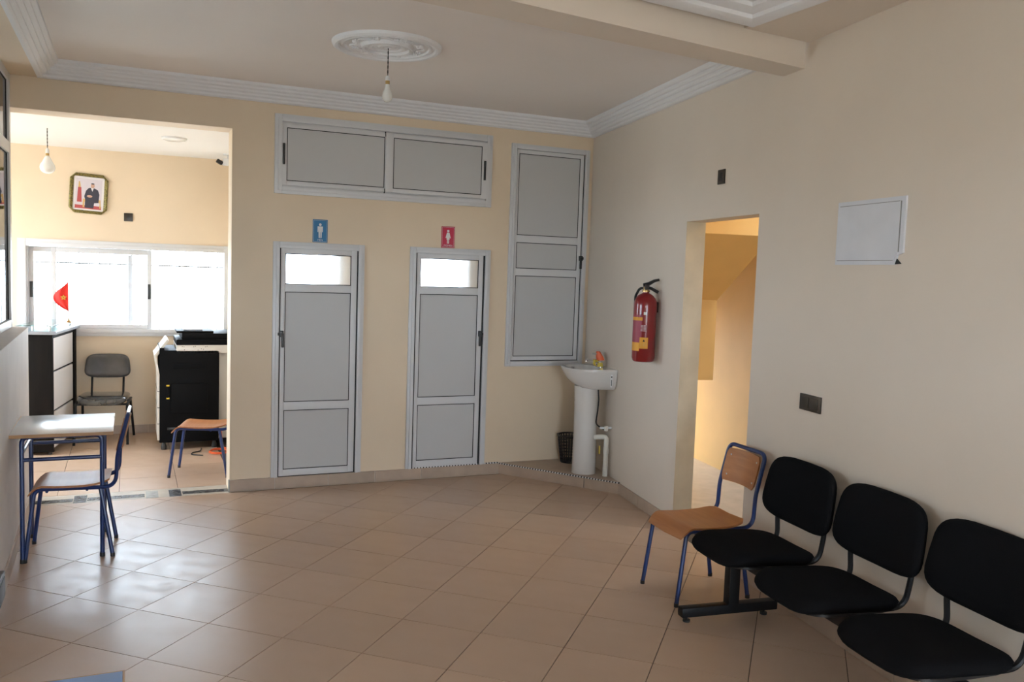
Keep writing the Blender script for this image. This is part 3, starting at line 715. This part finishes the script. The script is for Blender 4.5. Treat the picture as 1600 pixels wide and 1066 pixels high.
for k in range(5): m.grid([[(r * math.cos(math.radians(a)), r * math.sin(math.radians(a)), .092 + k * .010 + dz) for a in (80, 104, 128)] for dz in (0, .002)])
m.build('printed_lines', 'printgold', fe)

# ------------------------------------------------------------------ wash basin in the corner
TB = 6.665
bs = thing('wash_basin', 'white ceramic pedestal wash basin standing on the corner step', 'wash basin', tuple(wpt(TB, 0.0, 0.1)), RZW)
def dshape(hw, dep, n=22, back=0.004, e=0.62):
    pts = []
    for k in range(n + 1):
        a = PI * k / n; pts.append((hw * (1 if math.cos(a) >= 0 else -1) * abs(math.cos(a)) ** .75, back + dep * math.sin(a) ** e))
    return pts
rows = []
for hw, dep, z in ((.19, .22, .765), (.208, .262, .772), (.225, .312, .80), (.238, .352, .84), (.248, .382, .885), (.255, .402, .92), (.258, .41, .938), (.252, .404, .947)): rows.append([(x, y, z) for x, y in dshape(hw, dep)])
cxb, cyb = 0, .235
for hx, hy, z in ((.218, .148, .945), (.205, .138, .93), (.18, .12, .88), (.12, .08, .845), (.02, .02, .838)):
    n = 22; rr_ = []
    for k in range(n + 1):
        a = PI * k / n
        # inner ellipse resampled so that each D vertex has a partner
        ang = PI * 2 * (k / (n + 1)) - PI / 2 + PI / (n + 1)
        rr_.append((cxb - hx * math.sin(ang - PI / 2 + PI / 2) if False else cxb + hx * math.cos(ang), cyb + hy * math.sin(ang), z))
    rows.append(rr_)
MB().grid(rows, True, True).build('basin', 'ceramic', bs, 50)
m = MB(); rows = []
for hw, dep, z in ((.108, .108, 0.0), (.106, .106, .05), (.103, .103, .35), (.104, .104, .60), (.110, .112, .78)):
    rows.append([(hw * math.cos(2 * PI * k / 28), .185 + dep * math.sin(2 * PI * k / 28), z) for k in range(28)])
m.grid(rows, True, True).build('pedestal', 'ceramic', bs, 50)
MB().box(-.262, -.2575, .05, .066, .80, .905).build('sticker', 'white', bs, 0, label='small printed sticker on the basin end')
m = MB(); m.box(-.2632, -.2618, .053, .063, .88, .895); m.box(-.2632, -.2618, .055, .061, .81, .865); m.build('sticker_print', 'blackp', bs, 0)
MB().box(.035, .058, .268, .278, .635, .675).build('label', 'blackp', bs, 0)
MB().box(.02, .045, .283, .293, .075, .088).build('label', 'blackp', bs, 0)
MB().lathe([(.014, .936), (.014, .9495), (.004, .950)], cx=-.03, cy=.335, seg=14).build('overflow_ring', 'chrome', bs)
tpf = thing('basin_tap', 'chrome mixer tap with orange and yellow wrapping on the wash basin', 'tap', tuple(wpt(TB, 0.07, 1.047)), RZW)
MB().lathe([(.028, 0), (.028, .008), (.022, .012), (.021, .06), (.023, .075), (.018, .09), (.006, .096)], seg=20).build('body', 'chrome', tpf)
MB().tube(fillet([(0, .01, .045), (0, .07, .062), (0, .125, .060), (0, .133, .045)], .02), [.013] * 9 + [.011] * 7 if False else .012, 10).build('spout', 'chrome', tpf)
MB().tube([(0, 0, .09), (0, .03, .115), (0, .075, .118)], [.012, .010, .008], 8).build('lever', 'chrome', tpf)
rows = []
for k in range(7):
    z = .06 + k * .013; w_ = .036 * math.cos(k / 7 * 1.35) + .004
    rows.append([(w_ * math.cos(a) * (1 + .15 * math.sin(3 * a + k)), -.002 + w_ * .9 * math.sin(a) + .004 * k, z) for a in [2 * PI * q / 14 for q in range(14)]])
MB().grid(rows, True, True).build('orange_wrapping', 'orange', tpf)
rows = [[(.034 * (1 - .1 * k) * math.cos(a), .03 * math.sin(a) * (1 - .1 * k), .004 + k * .012) for a in [2 * PI * q / 14 for q in range(14)]] for k in range(4)]
MB().grid(rows, True, True).build('yellow_wrapping', 'yellowp', tpf)
MB().tube([(-.02, .03, .05), (-.015, .055, .058), (-.01, .06, .03), (-.005, .045, .012)], [.012, .014, .013, .008], 8).build('yellow_tag', 'yellowp', tpf)
dp = thing('drain_pipe', 'white plastic drain pipe behind the basin pedestal', 'pipe', tuple(wpt(6.545, 0.0, 0.1)), RZW)
MB().tube(fillet([(.02, .13, .335), (-.02, .085, .345), (-.045, .045, .345), (-.045, .045, 0.0)], .035), .022, 14).build('pipe', 'pvc', dp)
MB().lathe([(.026, .20), (.026, .25)], cx=-.045, cy=.045, seg=16).build('coupling', 'pvc', dp)
MB().tube([(-.05, .0, .43), (-.03, .05, .425), (.0, .09, .42)], .010, 8).build('valve', 'white', dp); MB().lathe([(.018, .40), (.018, .44)], cx=-.03, cy=.045, seg=12).build('valve_body', 'pvc', dp)
MB().box(-.012, .008, .085, .094, .19, .26).build('hang_tag', 'yellowp', dp, 0)
hs = MB().tube(fillet([wpt(6.50, .14, .875), wpt(6.50, .13, .78), wpt(6.54, .12, .68), wpt(6.58, .12, .55), wpt(6.55, .05, .50)], .05), .006, 8).build('supply_hose', 'rubber')
tag(hs, 'dark flexible supply hose hanging under the wash basin', 'hose')
wb = thing('waste_basket', 'black openwork plastic waste basket behind the basin pedestal', 'waste basket', (3.775, 7.02, 0.1))
m = MB(); N = 26; hb = .255
for k in range(N):
    a = 2 * PI * k / N; m.tube([(.086 * math.cos(a), .086 * math.sin(a), .01), (.118 * math.cos(a), .118 * math.sin(a), hb)], .0058, 5)
for q in range(9):
    z = .02 + q * .029; r = .086 + .032 * z / hb
    m.lathe([(r - .002, z), (r + .003, z), (r + .003, z + .007), (r - .002, z + .007), (r - .002, z)], seg=26, cap=False)
m.build('lattice', 'blackp', wb)
MB().lathe([(.114, hb - .006), (.128, hb - .008), (.130, hb + .006), (.116, hb + .008), (.114, hb - .006)], seg=32, cap=False).build('rim', 'blackp', wb)
MB().lathe([(.088, 0), (.088, .016), (.02, .018)], seg=26).build('base', 'blackp', wb)

# ------------------------------------------------------------------ school furniture
def school_chair(label, loc, rz):
    c = thing('school_chair', label, 'chair', loc, rz, 'blue tube school chairs')
    r = .0125; zt = .425; hw = .178
    fr = [(.235, s * .005, 0) for s in (1,)]
    m = MB()
    L_ = [(.240, hw + .012, 0), (.185, hw, zt), (-.262, hw, zt - .008), (-.270, hw, .60), (-.330, hw - .002, .845)]
    R_ = [(x, -y, z) for x, y, z in L_][::-1]
    pts = fillet(L_[:-1] + [(-.330, hw - .002, .845), (-.330, -hw + .002, .845)] + R_[1:], [.05, .075, .3, .055, .055, .3, .075, .05], 7)
    m.tube(pts, r, 10); m.build('frame_tube', 'blue', c)
    for s in (-1, 1):
        MB().tube([(-.175, s * (hw - .002), zt - .012), (-.245, s * (hw + .012), 0.0)], r, 10).build('leg', 'blue', c)
        MB().lathe([(.0135, 0), (.0135, .022)], cx=.239, cy=s * (hw + .012), seg=10).build('foot_cap', 'blackp', c)
        MB().lathe([(.0135, 0), (.0135, .022)], cx=-.243, cy=s * (hw + .012), seg=10).build('foot_cap', 'blackp', c)
    for x in (.12, -.10): MB().tube([(x, -hw, zt - .016), (x, hw, zt - .016)], .009, 8).build('cross_bar', 'blue', c)
    # plywood seat: dished, waterfall front, rounded plan
    def seat_z(u):      # u 0 front .. 1 back
        return -.055 * max(0, (.16 - u) / .16) ** 1.6 - .010 * math.sin(PI * min(1, max(0, (u - .1) / .9))) + .012 * max(0, (u - .75) / .25) ** 1.5
    top, bot = [], []
    for i in range(19):
        u = i / 18; x = .222 - .445 * u; w_ = .192 * (1 - .10 * max(0, (u - .55) / .45) ** 2 - .06 * max(0, (.1 - u) / .1) ** 2)
        if u > .9: w_ *= math.sqrt(max(0.05, 1 - ((u - .9) / .1) ** 2 * .35))
        z = zt + .024 + seat_z(u)
        top.append([(x, w_ * v, z - .006 * (1 - abs(v)) ** 1) for v in [q / 6 - 1 for q in range(13)]])
        bot.append([(x + .001, w_ * v, z - .006 * (1 - abs(v)) - .012) for v in [q / 6 - 1 for q in range(13)]])
    m = MB(); m.grid([t + b[::-1] for t, b in zip(top, bot)], True, True); m.build('seat', 'ply', c, 50)
    rows = []
    for i in range(9):
        v = i / 8; z = .628 + .195 * v; xo = -.276 - .057 * (z - .60) / .245
        y_ = .158 * (1 - .10 * (abs(v - .5) * 2) ** 6)
        f_ = [(xo - .028 * (1 - (q) ** 2) + .022, y_ * q, z) for q in [k / 6 - 1 for k in range(13)]]
        b_ = [(x - .011, y, z) for x, y, z in f_]; rows.append(f_ + b_[::-1])
    bk = MB().grid(rows, True, True).build('backrest', 'ply', c, 50)
    for y in (-.125, .125):
        for z in (.665, .785):
            xo = -.276 - .057 * (z - .60) / .245 - .028 * (1 - (y / .158) ** 2) + .0225
            MB().box(xo, xo + .002, y - .005, y + .005, z - .005, z + .005).build('rivet', 'steel', bk, 0)
    return c
school_chair('blue tube school chair with brown plywood seat at the end of the black seats', (3.068, 4.085, 0), PI - .05)
school_chair('blue tube school chair pushed under the small grey-topped table', (-0.335, 5.985, 0), PI - .04).scale = (1, 1, 1.05)
school_chair('blue tube school chair half hidden by the opening jamb in front of the photocopier', (0.585, 7.91, 0), PI - .27)

def school_table(label, loc, rz, topmat, w, d):
    """local x depth d, local y width w; origin at the near-left foot corner area"""
    t = thing('school_table', label, 'table', loc, rz, 'blue tube school tables')
    zt = .742 if topmat == 'bluetop' else .782
    MB().box(-d / 2 + .006, d / 2 - .006, -w / 2 + .006, w / 2 - .006, zt, zt + .019, .002).build('tabletop', topmat, t, 30)
    m = MB()
    for a, b, c_, e in ((-d / 2, d / 2, -w / 2, -w / 2 + .006), (-d / 2, d / 2, w / 2 - .006, w / 2), (-d / 2, -d / 2 + .006, -w / 2, w / 2), (d / 2 - .006, d / 2, -w / 2, w / 2)): m.box(a, b, c_, e, zt - .002, zt + .018, .001)
    m.build('wood_edge', 'woodedge', t, 0)
    for s in (-1, 1):
        y = s * (w / 2 - .085)
        for sx in (-1, 1):
            x = sx * (d / 2 - .065)
            MB().tube(fillet([(x, y, 0), (x, y, zt - .012), (x - sx * .09, y, zt - .012)], .04), .0135, 10).build('leg', 'blue', t)
            MB().lathe([(.0155, 0), (.0155, .025)], cx=x, cy=y, seg=10).build('foot_cap', 'blackp', t)
        MB().tube([(-d / 2 + .065, y, zt - .15), (d / 2 - .065, y, zt - .15)], .012, 10).build('side_rail', 'blue', t)
        MB().tube([(-d / 2 + .12, y, zt - .012), (d / 2 - .12, y, zt - .012)], .012, 8).build('top_rail', 'blue', t)
    MB().tube([(-d / 2 + .065, -w / 2 + .085, zt - .11), (-d / 2 + .065, w / 2 - .085, zt - .11)], .012, 10).build('back_rail', 'blue', t)
    return t
school_table('small school table with grey white top and wooden edge against the low wall', (-0.375, 6.07, 0), 0, 'desktop', .70, .565)
school_table('blue topped school table whose corner shows at the bottom edge', (-0.30, 2.075, 0), 0, 'bluetop', .70, .575)

# ------------------------------------------------------------------ black beam seating
BA = RZW + PI + math.radians(2.2)       # local x runs along the bench toward the camera, local y toward the wall... 
bo_ = wpt(3.50, 0.40)
bench = thing('beam_seating', 'row of three black upholstered seats on a steel beam along the right wall', 'bench', (bo_.x, bo_.y, 0), BA)
SP = 0.608
# local frame: x toward the camera along the row, -y into the room
def pad(cx, cy, cz, hw, hd, th, tiltM, nm, mt, parent, back=False):
    rows = []
    def outline(s, n=36):
        pts = []
        for k in range(n):
            a = 2 * PI * k / n; c_, s_ = math.cos(a), math.sin(a)
            ex = .48
            x = hw * s * math.copysign(abs(c_) ** ex, c_); y = hd * s * math.copysign(abs(s_) ** ex, s_)
            if back: x *= 1 + .06 * (y / hd) * -1
            pts.append((x, y))
        return pts
    for s, z in ((.90, -th), (.97, -th * .8), (1.0, -th * .3), (.995, th * .1), (.96, th * .55), (.86, th * .9), (.6, th * 1.02), (.2, th * 1.0)):
        r = []
        for x, y in outline(s):
            zz = z
            if not back: zz += -.035 * max(0, (-y / hd - .45) / .55) ** 2 - .012 * (1 - (x / hw) ** 2) * (1 if z > 0 else 0)  # waterfall front edge, dish
            else: zz += .028 * (x / hw) ** 2
            r.append(tiltM @ Vector((x, y, zz)))
        rows.append(r)
    return MB().grid([[Vector((cx, cy, cz)) + p for p in r] for r in rows], True, True).build(nm, mt, parent, 60)
for k in range(3):
    x = SP * k - .03
    seat = pad(x, .040, .445, .256, .275, .032, Matrix.Rotation(math.radians(-3), 3, 'X'), 'seat', 'fabric', bench)
    MB().prism([(x + .242 * math.copysign(abs(math.cos(a)) ** .5, math.cos(a)), .040 + .258 * math.copysign(abs(math.sin(a)) ** .5, math.sin(a))) for a in [2 * PI * q / 28 for q in range(28)]], .405, .418).build('seat_shell', 'blackp', seat)
    Mb = Matrix.Rotation(math.radians(90 - 9), 3, 'X')
    xb = x + .052
    bkr = pad(xb, .292, .728, .288, .174, .024, Mb, 'backrest', 'fabric', bench, True)
    for s in (-1, 1):
        MB().tube(fillet([(xb + s * .17, .12, .412), (xb + s * .18, .285, .42), (xb + s * .20, .290, .55), (xb + s * .20, .305, .70)], [.09, .2]), [.013] * 40 if False else .013, 8).build('back_bracket', 'blackmetal', bkr)
MB().box(-.20, SP * 2 + .25, -.02, .04, .335, .395, .006).build('beam', 'blackmetal', bench)
for k in range(3):
    MB().box(SP * k - .17, SP * k + .17, -.12, .12, .393, .407, .002).build('seat_plate', 'blackmetal', bench)
for x in (-.17, SP * 2 + .19):
    lg = MB().box(x - .030, x + .030, -.012, .052, .06, .36, .005).build('leg', 'blackmetal', bench)
    MB().box(x - .028, x + .028, -.29, .30, .030, .082, .006).build('foot', 'blackmetal', lg)
    for y in (-.25, .23): MB().lathe([(.020, 0), (.020, .012), (.006, .014), (.006, .032)], cx=x, cy=y, seg=12).build('glide', 'rubber', lg)

# ------------------------------------------------------------------ office furniture
dk = thing('reception_desk', 'dark wenge reception counter with white panels and glass shelf in the office', 'desk', (-0.655, 8.97, 0), math.radians(-9))
DW, DD, DH = .52, .90, 1.135       # local x from -DW..0, y 0..DD
MB().box(-DW, 0, 0, .035, .03, DH, .002).build('end_panel', 'wenge', dk, 30)
MB().box(-DW, -.02, .035, DD, .05, DH - .01, .0).build('carcass', 'wenge', dk, 0)
for z0, z1 in ((.06, .40), (.42, .775), (.795, 1.10)): MB().box(-.022, -.006, .045, DD - .085, z0, z1, .001).build('white_panel', 'whitelam', dk, 0)
MB().box(-.03, .012, DD - .08, DD, .03, DH, .002).build('post', 'wenge', dk, 30)
MB().box(-.03, .002, .035, DD - .08, DH - .035, DH, .001).build('edge_rail', 'wenge', dk, 0)
MB().box(-DW, .035, -.025, DD + .05, DH, DH + .032, .003).build('worktop', 'greymet', dk, 30)
for x, y in ((-.035, .06), (-.18, .06), (-.035, DD - .06), (-.18, DD - .06)): MB().lathe([(.012, DH + .03), (.012, DH + .075)], cx=x, cy=y, seg=12).build('standoff', 'steel', dk)
MB().box(-.30, .0, .0, DD, DH + .075, DH + .085, .001).build('glass_shelf', 'glassedge', dk, 0)
for x, y in ((-.04, .05), (-DW + .04, .05), (-.04, DD - .05)): MB().lathe([(.018, 0), (.018, .032)], cx=x, cy=y, seg=10).build('foot', 'blackp', dk)
# table flag
fg = thing('table_flag', 'small red flag with a star on the reception counter', 'flag', (-0.545, 9.40, DH + .085))
MB().lathe([(.03, 0), (.028, .008), (.012, .02), (.006, .04)], seg=16).build('base', 'brass', fg)
MB().tube([(0, 0, .03), (.0, 0, .41)], .0035, 8).build('pole', 'steel', fg)
def fgp(u, v):    # u along the cloth from the pole, v down
    x = -.004 - .135 * u * (math.sin(PI * min(1, v * .95 + .05)) ** .8 * .9 + .1 * (1 - v)); z = .40 - .30 * v - .05 * u * (1 - v) + .08 * u * v * .2
    y = .022 * math.sin(u * 7 + v * 3) * u
    return Vector((x, y, z))
rows = []
for i in range(13):
    v = i / 12; f_ = [fgp(q / 10, v) for q in range(11)]; b_ = [p + Vector((0, .002, 0)) for p in f_]; rows.append(f_ + b_[::-1])
cl_ = MB().grid(rows, True, True).build('cloth', 'flagred', fg, 60)
m = MB(); cpt = fgp(.30, .5)
for k in range(5):
    a, b = PI / 2 + k * 4 * PI / 5, PI / 2 + (k + 1) * 4 * PI / 5
    m.tube([(cpt.x + .026 * math.cos(a), cpt.y - .012, cpt.z + .026 * math.sin(a)), (cpt.x + .026 * math.cos(b), cpt.y - .012, cpt.z + .026 * math.sin(b))], .0025, 5)
m.build('star', 'flaggreen', cl_)

oc = thing('office_chair', 'black office chair still wrapped in clear plastic below the window', 'chair', (-0.235, 9.60, 0), math.radians(-97))
# local +x forward
m = MB()
hw = .235
for s in (-1, 1):
    MB().tube(fillet([(.245, s * (hw + .01), 0), (.20, s * hw, .405), (-.10, s * hw, .425)], .05), .013, 8).build('leg', 'blackmetal', oc)
    MB().tube(fillet([(-.255, s * (hw + .01), 0), (-.12, s * (hw - .01), .42), (.10, s * (hw - .01), .43)], .04), .013, 8).build('leg', 'blackmetal', oc)
    MB().tube(fillet([(-.13, s * .15, .43), (-.19, s * .15, .44), (-.235, s * .15, .66)], .05), .011, 8).build('back_bracket', 'blackmetal', oc)
MB().tube([(.18, -hw, .40), (.18, hw, .40)], .011, 8).build('cross_bar', 'blackmetal', oc)
Ms = Matrix.Rotation(math.radians(90), 3, 'Z')
pad(0.02, 0, .458, .235, .225, .030, Matrix.Rotation(math.radians(2), 3, 'Y') @ Ms, 'seat', 'plastic_wrap', oc)
pad(-.235, 0, .745, .215, .125, .024, Matrix.Rotation(math.radians(-10), 3, 'Y') @ Matrix.Rotation(PI / 2, 3, 'Z') @ Matrix.Rotation(PI / 2, 3, 'X'), 'backrest', 'greyfab', oc, True)

cp = thing('photocopier', 'large charcoal and beige photocopier below the office window', 'photocopier', (0.245, 8.95, 0), 0)
CWd, CD = .57, .62
MB().box(.018, CWd, 0, CD, .075, .985, .006).build('body', 'cop_dark', cp)
MB().box(.018, .06, .0, CD, .975, 1.01, .01).build('top_ledge', 'cop_dark', cp)
MB().box(0.0, .02, .004, CD, .10, .74, .004).build('front_cover', 'cop_light', cp)
m = MB(); m.prism([(-.028, .93), (-.012, .935), (.02, .74), (0.0, .74)], -CD, -.004, M=Matrix.Rotation(PI / 2, 4, 'X')); m.build('upper_front_cover', 'cop_light', cp)
m = MB(); m.prism([(-.032, .93), (-.005, .92), (.105, 1.075), (.085, 1.095)], -.50, -.02, .004, M=Matrix.Rotation(PI / 2, 4, 'X')); m.build('control_panel', 'cop_light', cp)
for z in (.26, .42, .58): MB().box(-.001, .021, .0035, CD, z, z + .006).build('drawer_gap', 'cop_dark', cp, 0)
MB().box(.17, .72, .0, CD - .02, .955, 1.035, .006).build('scanner', 'cop_light', cp)
MB().box(.17, .72, .01, CD - .02, 1.035, 1.09, .008).build('platen_lid', 'cop_dark', cp)
MB().box(.22, .72, .03, CD - .03, 1.085, 1.152, .02).build('document_feeder', 'cop_dark', cp)
MB().box(.175, .52, .06, CD - .10, 1.15, 1.172, .006).build('feeder_tray', 'cop_dark', cp); MB().box(.24, .42, .10, CD - .2, 1.170, 1.188, .005).build('tray_guide', 'greymet', cp)
m = MB()
for x in (.21, .225, .33, .345, .43, .45): m.lathe([(.004, 0), (.004, .003)], seg=8)
m.bm.free(); m = MB()
for x, z in ((.225, 1.022), (.24, 1.020), (.33, 1.02), (.345, 1.024), (.44, 1.02), (.455, 1.024), (.245, .99), (.37, .988), (.40, 1.0), (.42, .995)): m.box(x - .004, x + .004, -.0008, .001, z - .003, z + .003)
m.build('screw_heads', 'cop_dark', cp, 0)
MB().box(.12, .46, -.010, .002, .36, .66, .008).build('side_door', 'cop_dark', cp)
MB().box(.14, .44, -.006, .002, .80, .86, .004).build('vent_panel', 'cop_dark', cp)
hdl = MB().box(.085, .10, -.016, .004, .52, .64, .003).build('door_handle', 'cop_dark', cp)
for z in (.515, .64): MB().box(.080, .108, -.018, .0, z - .006, z + .006).build('yellow_clip', 'yel', hdl, 0)
MB().box(.09, .17, -.008, .0, .20, .225, .002).build('lower_grip', 'blackp', cp)
MB().box(CWd - .002, .72, .05, CD - .02, .09, .96, .004).build('rear_cover', 'cop_light', cp)
m = MB()
for x in (.06, CWd - .04):
    for y in (.05, CD - .05): MB().lathe([(.025, 0), (.027, .03), (.012, .076)], cx=x, cy=y, seg=12).build('castor', 'blackp', cp)

# cables on the office floor
pts = [(0.64, 8.60, .006), (0.53, 8.66, .006), (0.56, 8.76, .006), (0.63, 8.80, .006), (0.65, 8.93, .006)]
tag(MB().tube(fillet(pts, .06), .006, 6).build('black_cable', 'rubber'), 'thin black cable on the office floor by the photocopier', 'cable')
oc_pts = []
for k in range(40):
    a = k / 40 * 4 * PI * 1.1; oc_pts.append((.80 + .085 * math.cos(a) * (1 + .15 * math.sin(a * .7)), 8.70 + .12 * math.sin(a), .007 + .0006 * k))
oc_pts += [(.84, 8.80, .04), (.83, 8.90, .2)]
tag(MB().tube(oc_pts, .006, 6).build('orange_cable', 'orange'), 'coiled orange extension cable behind the school chair by the photocopier', 'cable')

# portrait on the office wall
pc = thing('framed_portrait', 'gilt framed portrait of a seated man in a dark suit on the office wall', 'picture', (-0.385, Y2, 2.515))
pc.rotation_euler = (0, math.radians(-3) * -1, 0)
w, h = .178, .203; M = Matrix.Rotation(PI / 2, 4, 'X'); ch = .052
m = MB(); outer = [(-w + ch, -h), (w - ch, -h), (w, -h + ch), (w, h - ch), (w - ch, h), (-w + ch, h), (-w, h - ch), (-w, -h + ch)]
iw, ih = .142, .172
inner = [(-iw + .01, -ih), (iw - .01, -ih), (iw, -ih + .01), (iw, ih - .01), (iw - .01, ih), (-iw + .01, ih), (-iw, ih - .01), (-iw, -ih + .01)]
rows = [[M @ Vector((x, z, d)) for x, z in P] for P, d in ((outer, .002), (outer, .020), ([(x * .93, z * .94) for x, z in outer], .026), (inner, .016), (inner, .002))]
m.grid(rows, True); m.build('frame', 'gilt', pc, 30)
MB().prism(inner, .002, .010, M=M).build('mount', 'paperw', pc, 0)
def flat(name, poly, mt, d, parent=pc): return MB().prism(poly, .0095, .010 + d, M=M).build(name, mt, parent, 0)
pr_ = flat('print', [(-.122, -.155), (.122, -.155), (.122, .152), (-.122, .152)], 'printgrey', .0004)
def el(cx, cz, rx, rz_, n=14): return [(cx + rx * math.cos(2 * PI * k / n), cz + rz_ * math.sin(2 * PI * k / n)) for k in range(n)]
for nm, po, mt, d in (('carpet', [(-.122, -.155), (.122, -.155), (.122, -.12), (-.122, -.12)], 'printred', .0007), ('flag_print', [(-.10, .06), (-.07, .06), (-.06, -.09), (-.105, -.09)], 'printred', .0010), ('flag_print', [(-.095, .12), (-.085, .12), (-.075, .06), (-.098, .06)], 'printgold', .0009),
                      ('armchair', [(-.05, -.14), (-.035, -.14), (-.035, -.085), (.105, -.085), (.105, -.14), (.118, -.14), (.112, -.055), (-.05, -.055)], 'printgold', .0010),
                      ('suit', [(-.03, -.145), (.05, -.145), (.055, -.09), (.095, -.085), (.10, .0), (.085, .045), (.04, .065), (.0, .06), (-.025, .03), (-.04, -.03), (-.03, -.06)], 'suit', .0013), ('shirt', [(.018, .062), (.045, .062), (.033, .025)], 'paperw', .0016),
                      ('face', el(.034, .085, .018, .024), 'skin', .0016), ('hair', el(.034, .1045, .016, .0065), 'suit', .0018), ('hands', el(.01, -.025, .026, .012), 'skin', .0016)):
    flat(nm, po, mt, d, pr_)
osw = thing('wall_switch', 'small square dark switch beside the framed portrait in the office', 'switch', (-0.012, Y2, 2.297))
MB().box(-.043, .043, -.010, 0, -.043, .043, .003).build('plate', 'brownp', osw); MB().lathe([(.018, .009), (.018, .015), (.006, .016)], seg=16).build('button', 'blackp', osw, M=Matrix.Rotation(PI / 2, 4, 'X'))
# dark box low on the left wall
lb = thing('junction_box', 'small dark box low on the left wall at the picture edge', 'box', (xl(4.9), 4.95, 0.13), 0)
MB().box(0, .03, -.14, .14, -.07, .07, .005).build('housing', 'brownp', lb); MB().box(.028, .034, -.11, .11, -.05, .05, .003).build('lid', 'blackp', lb)
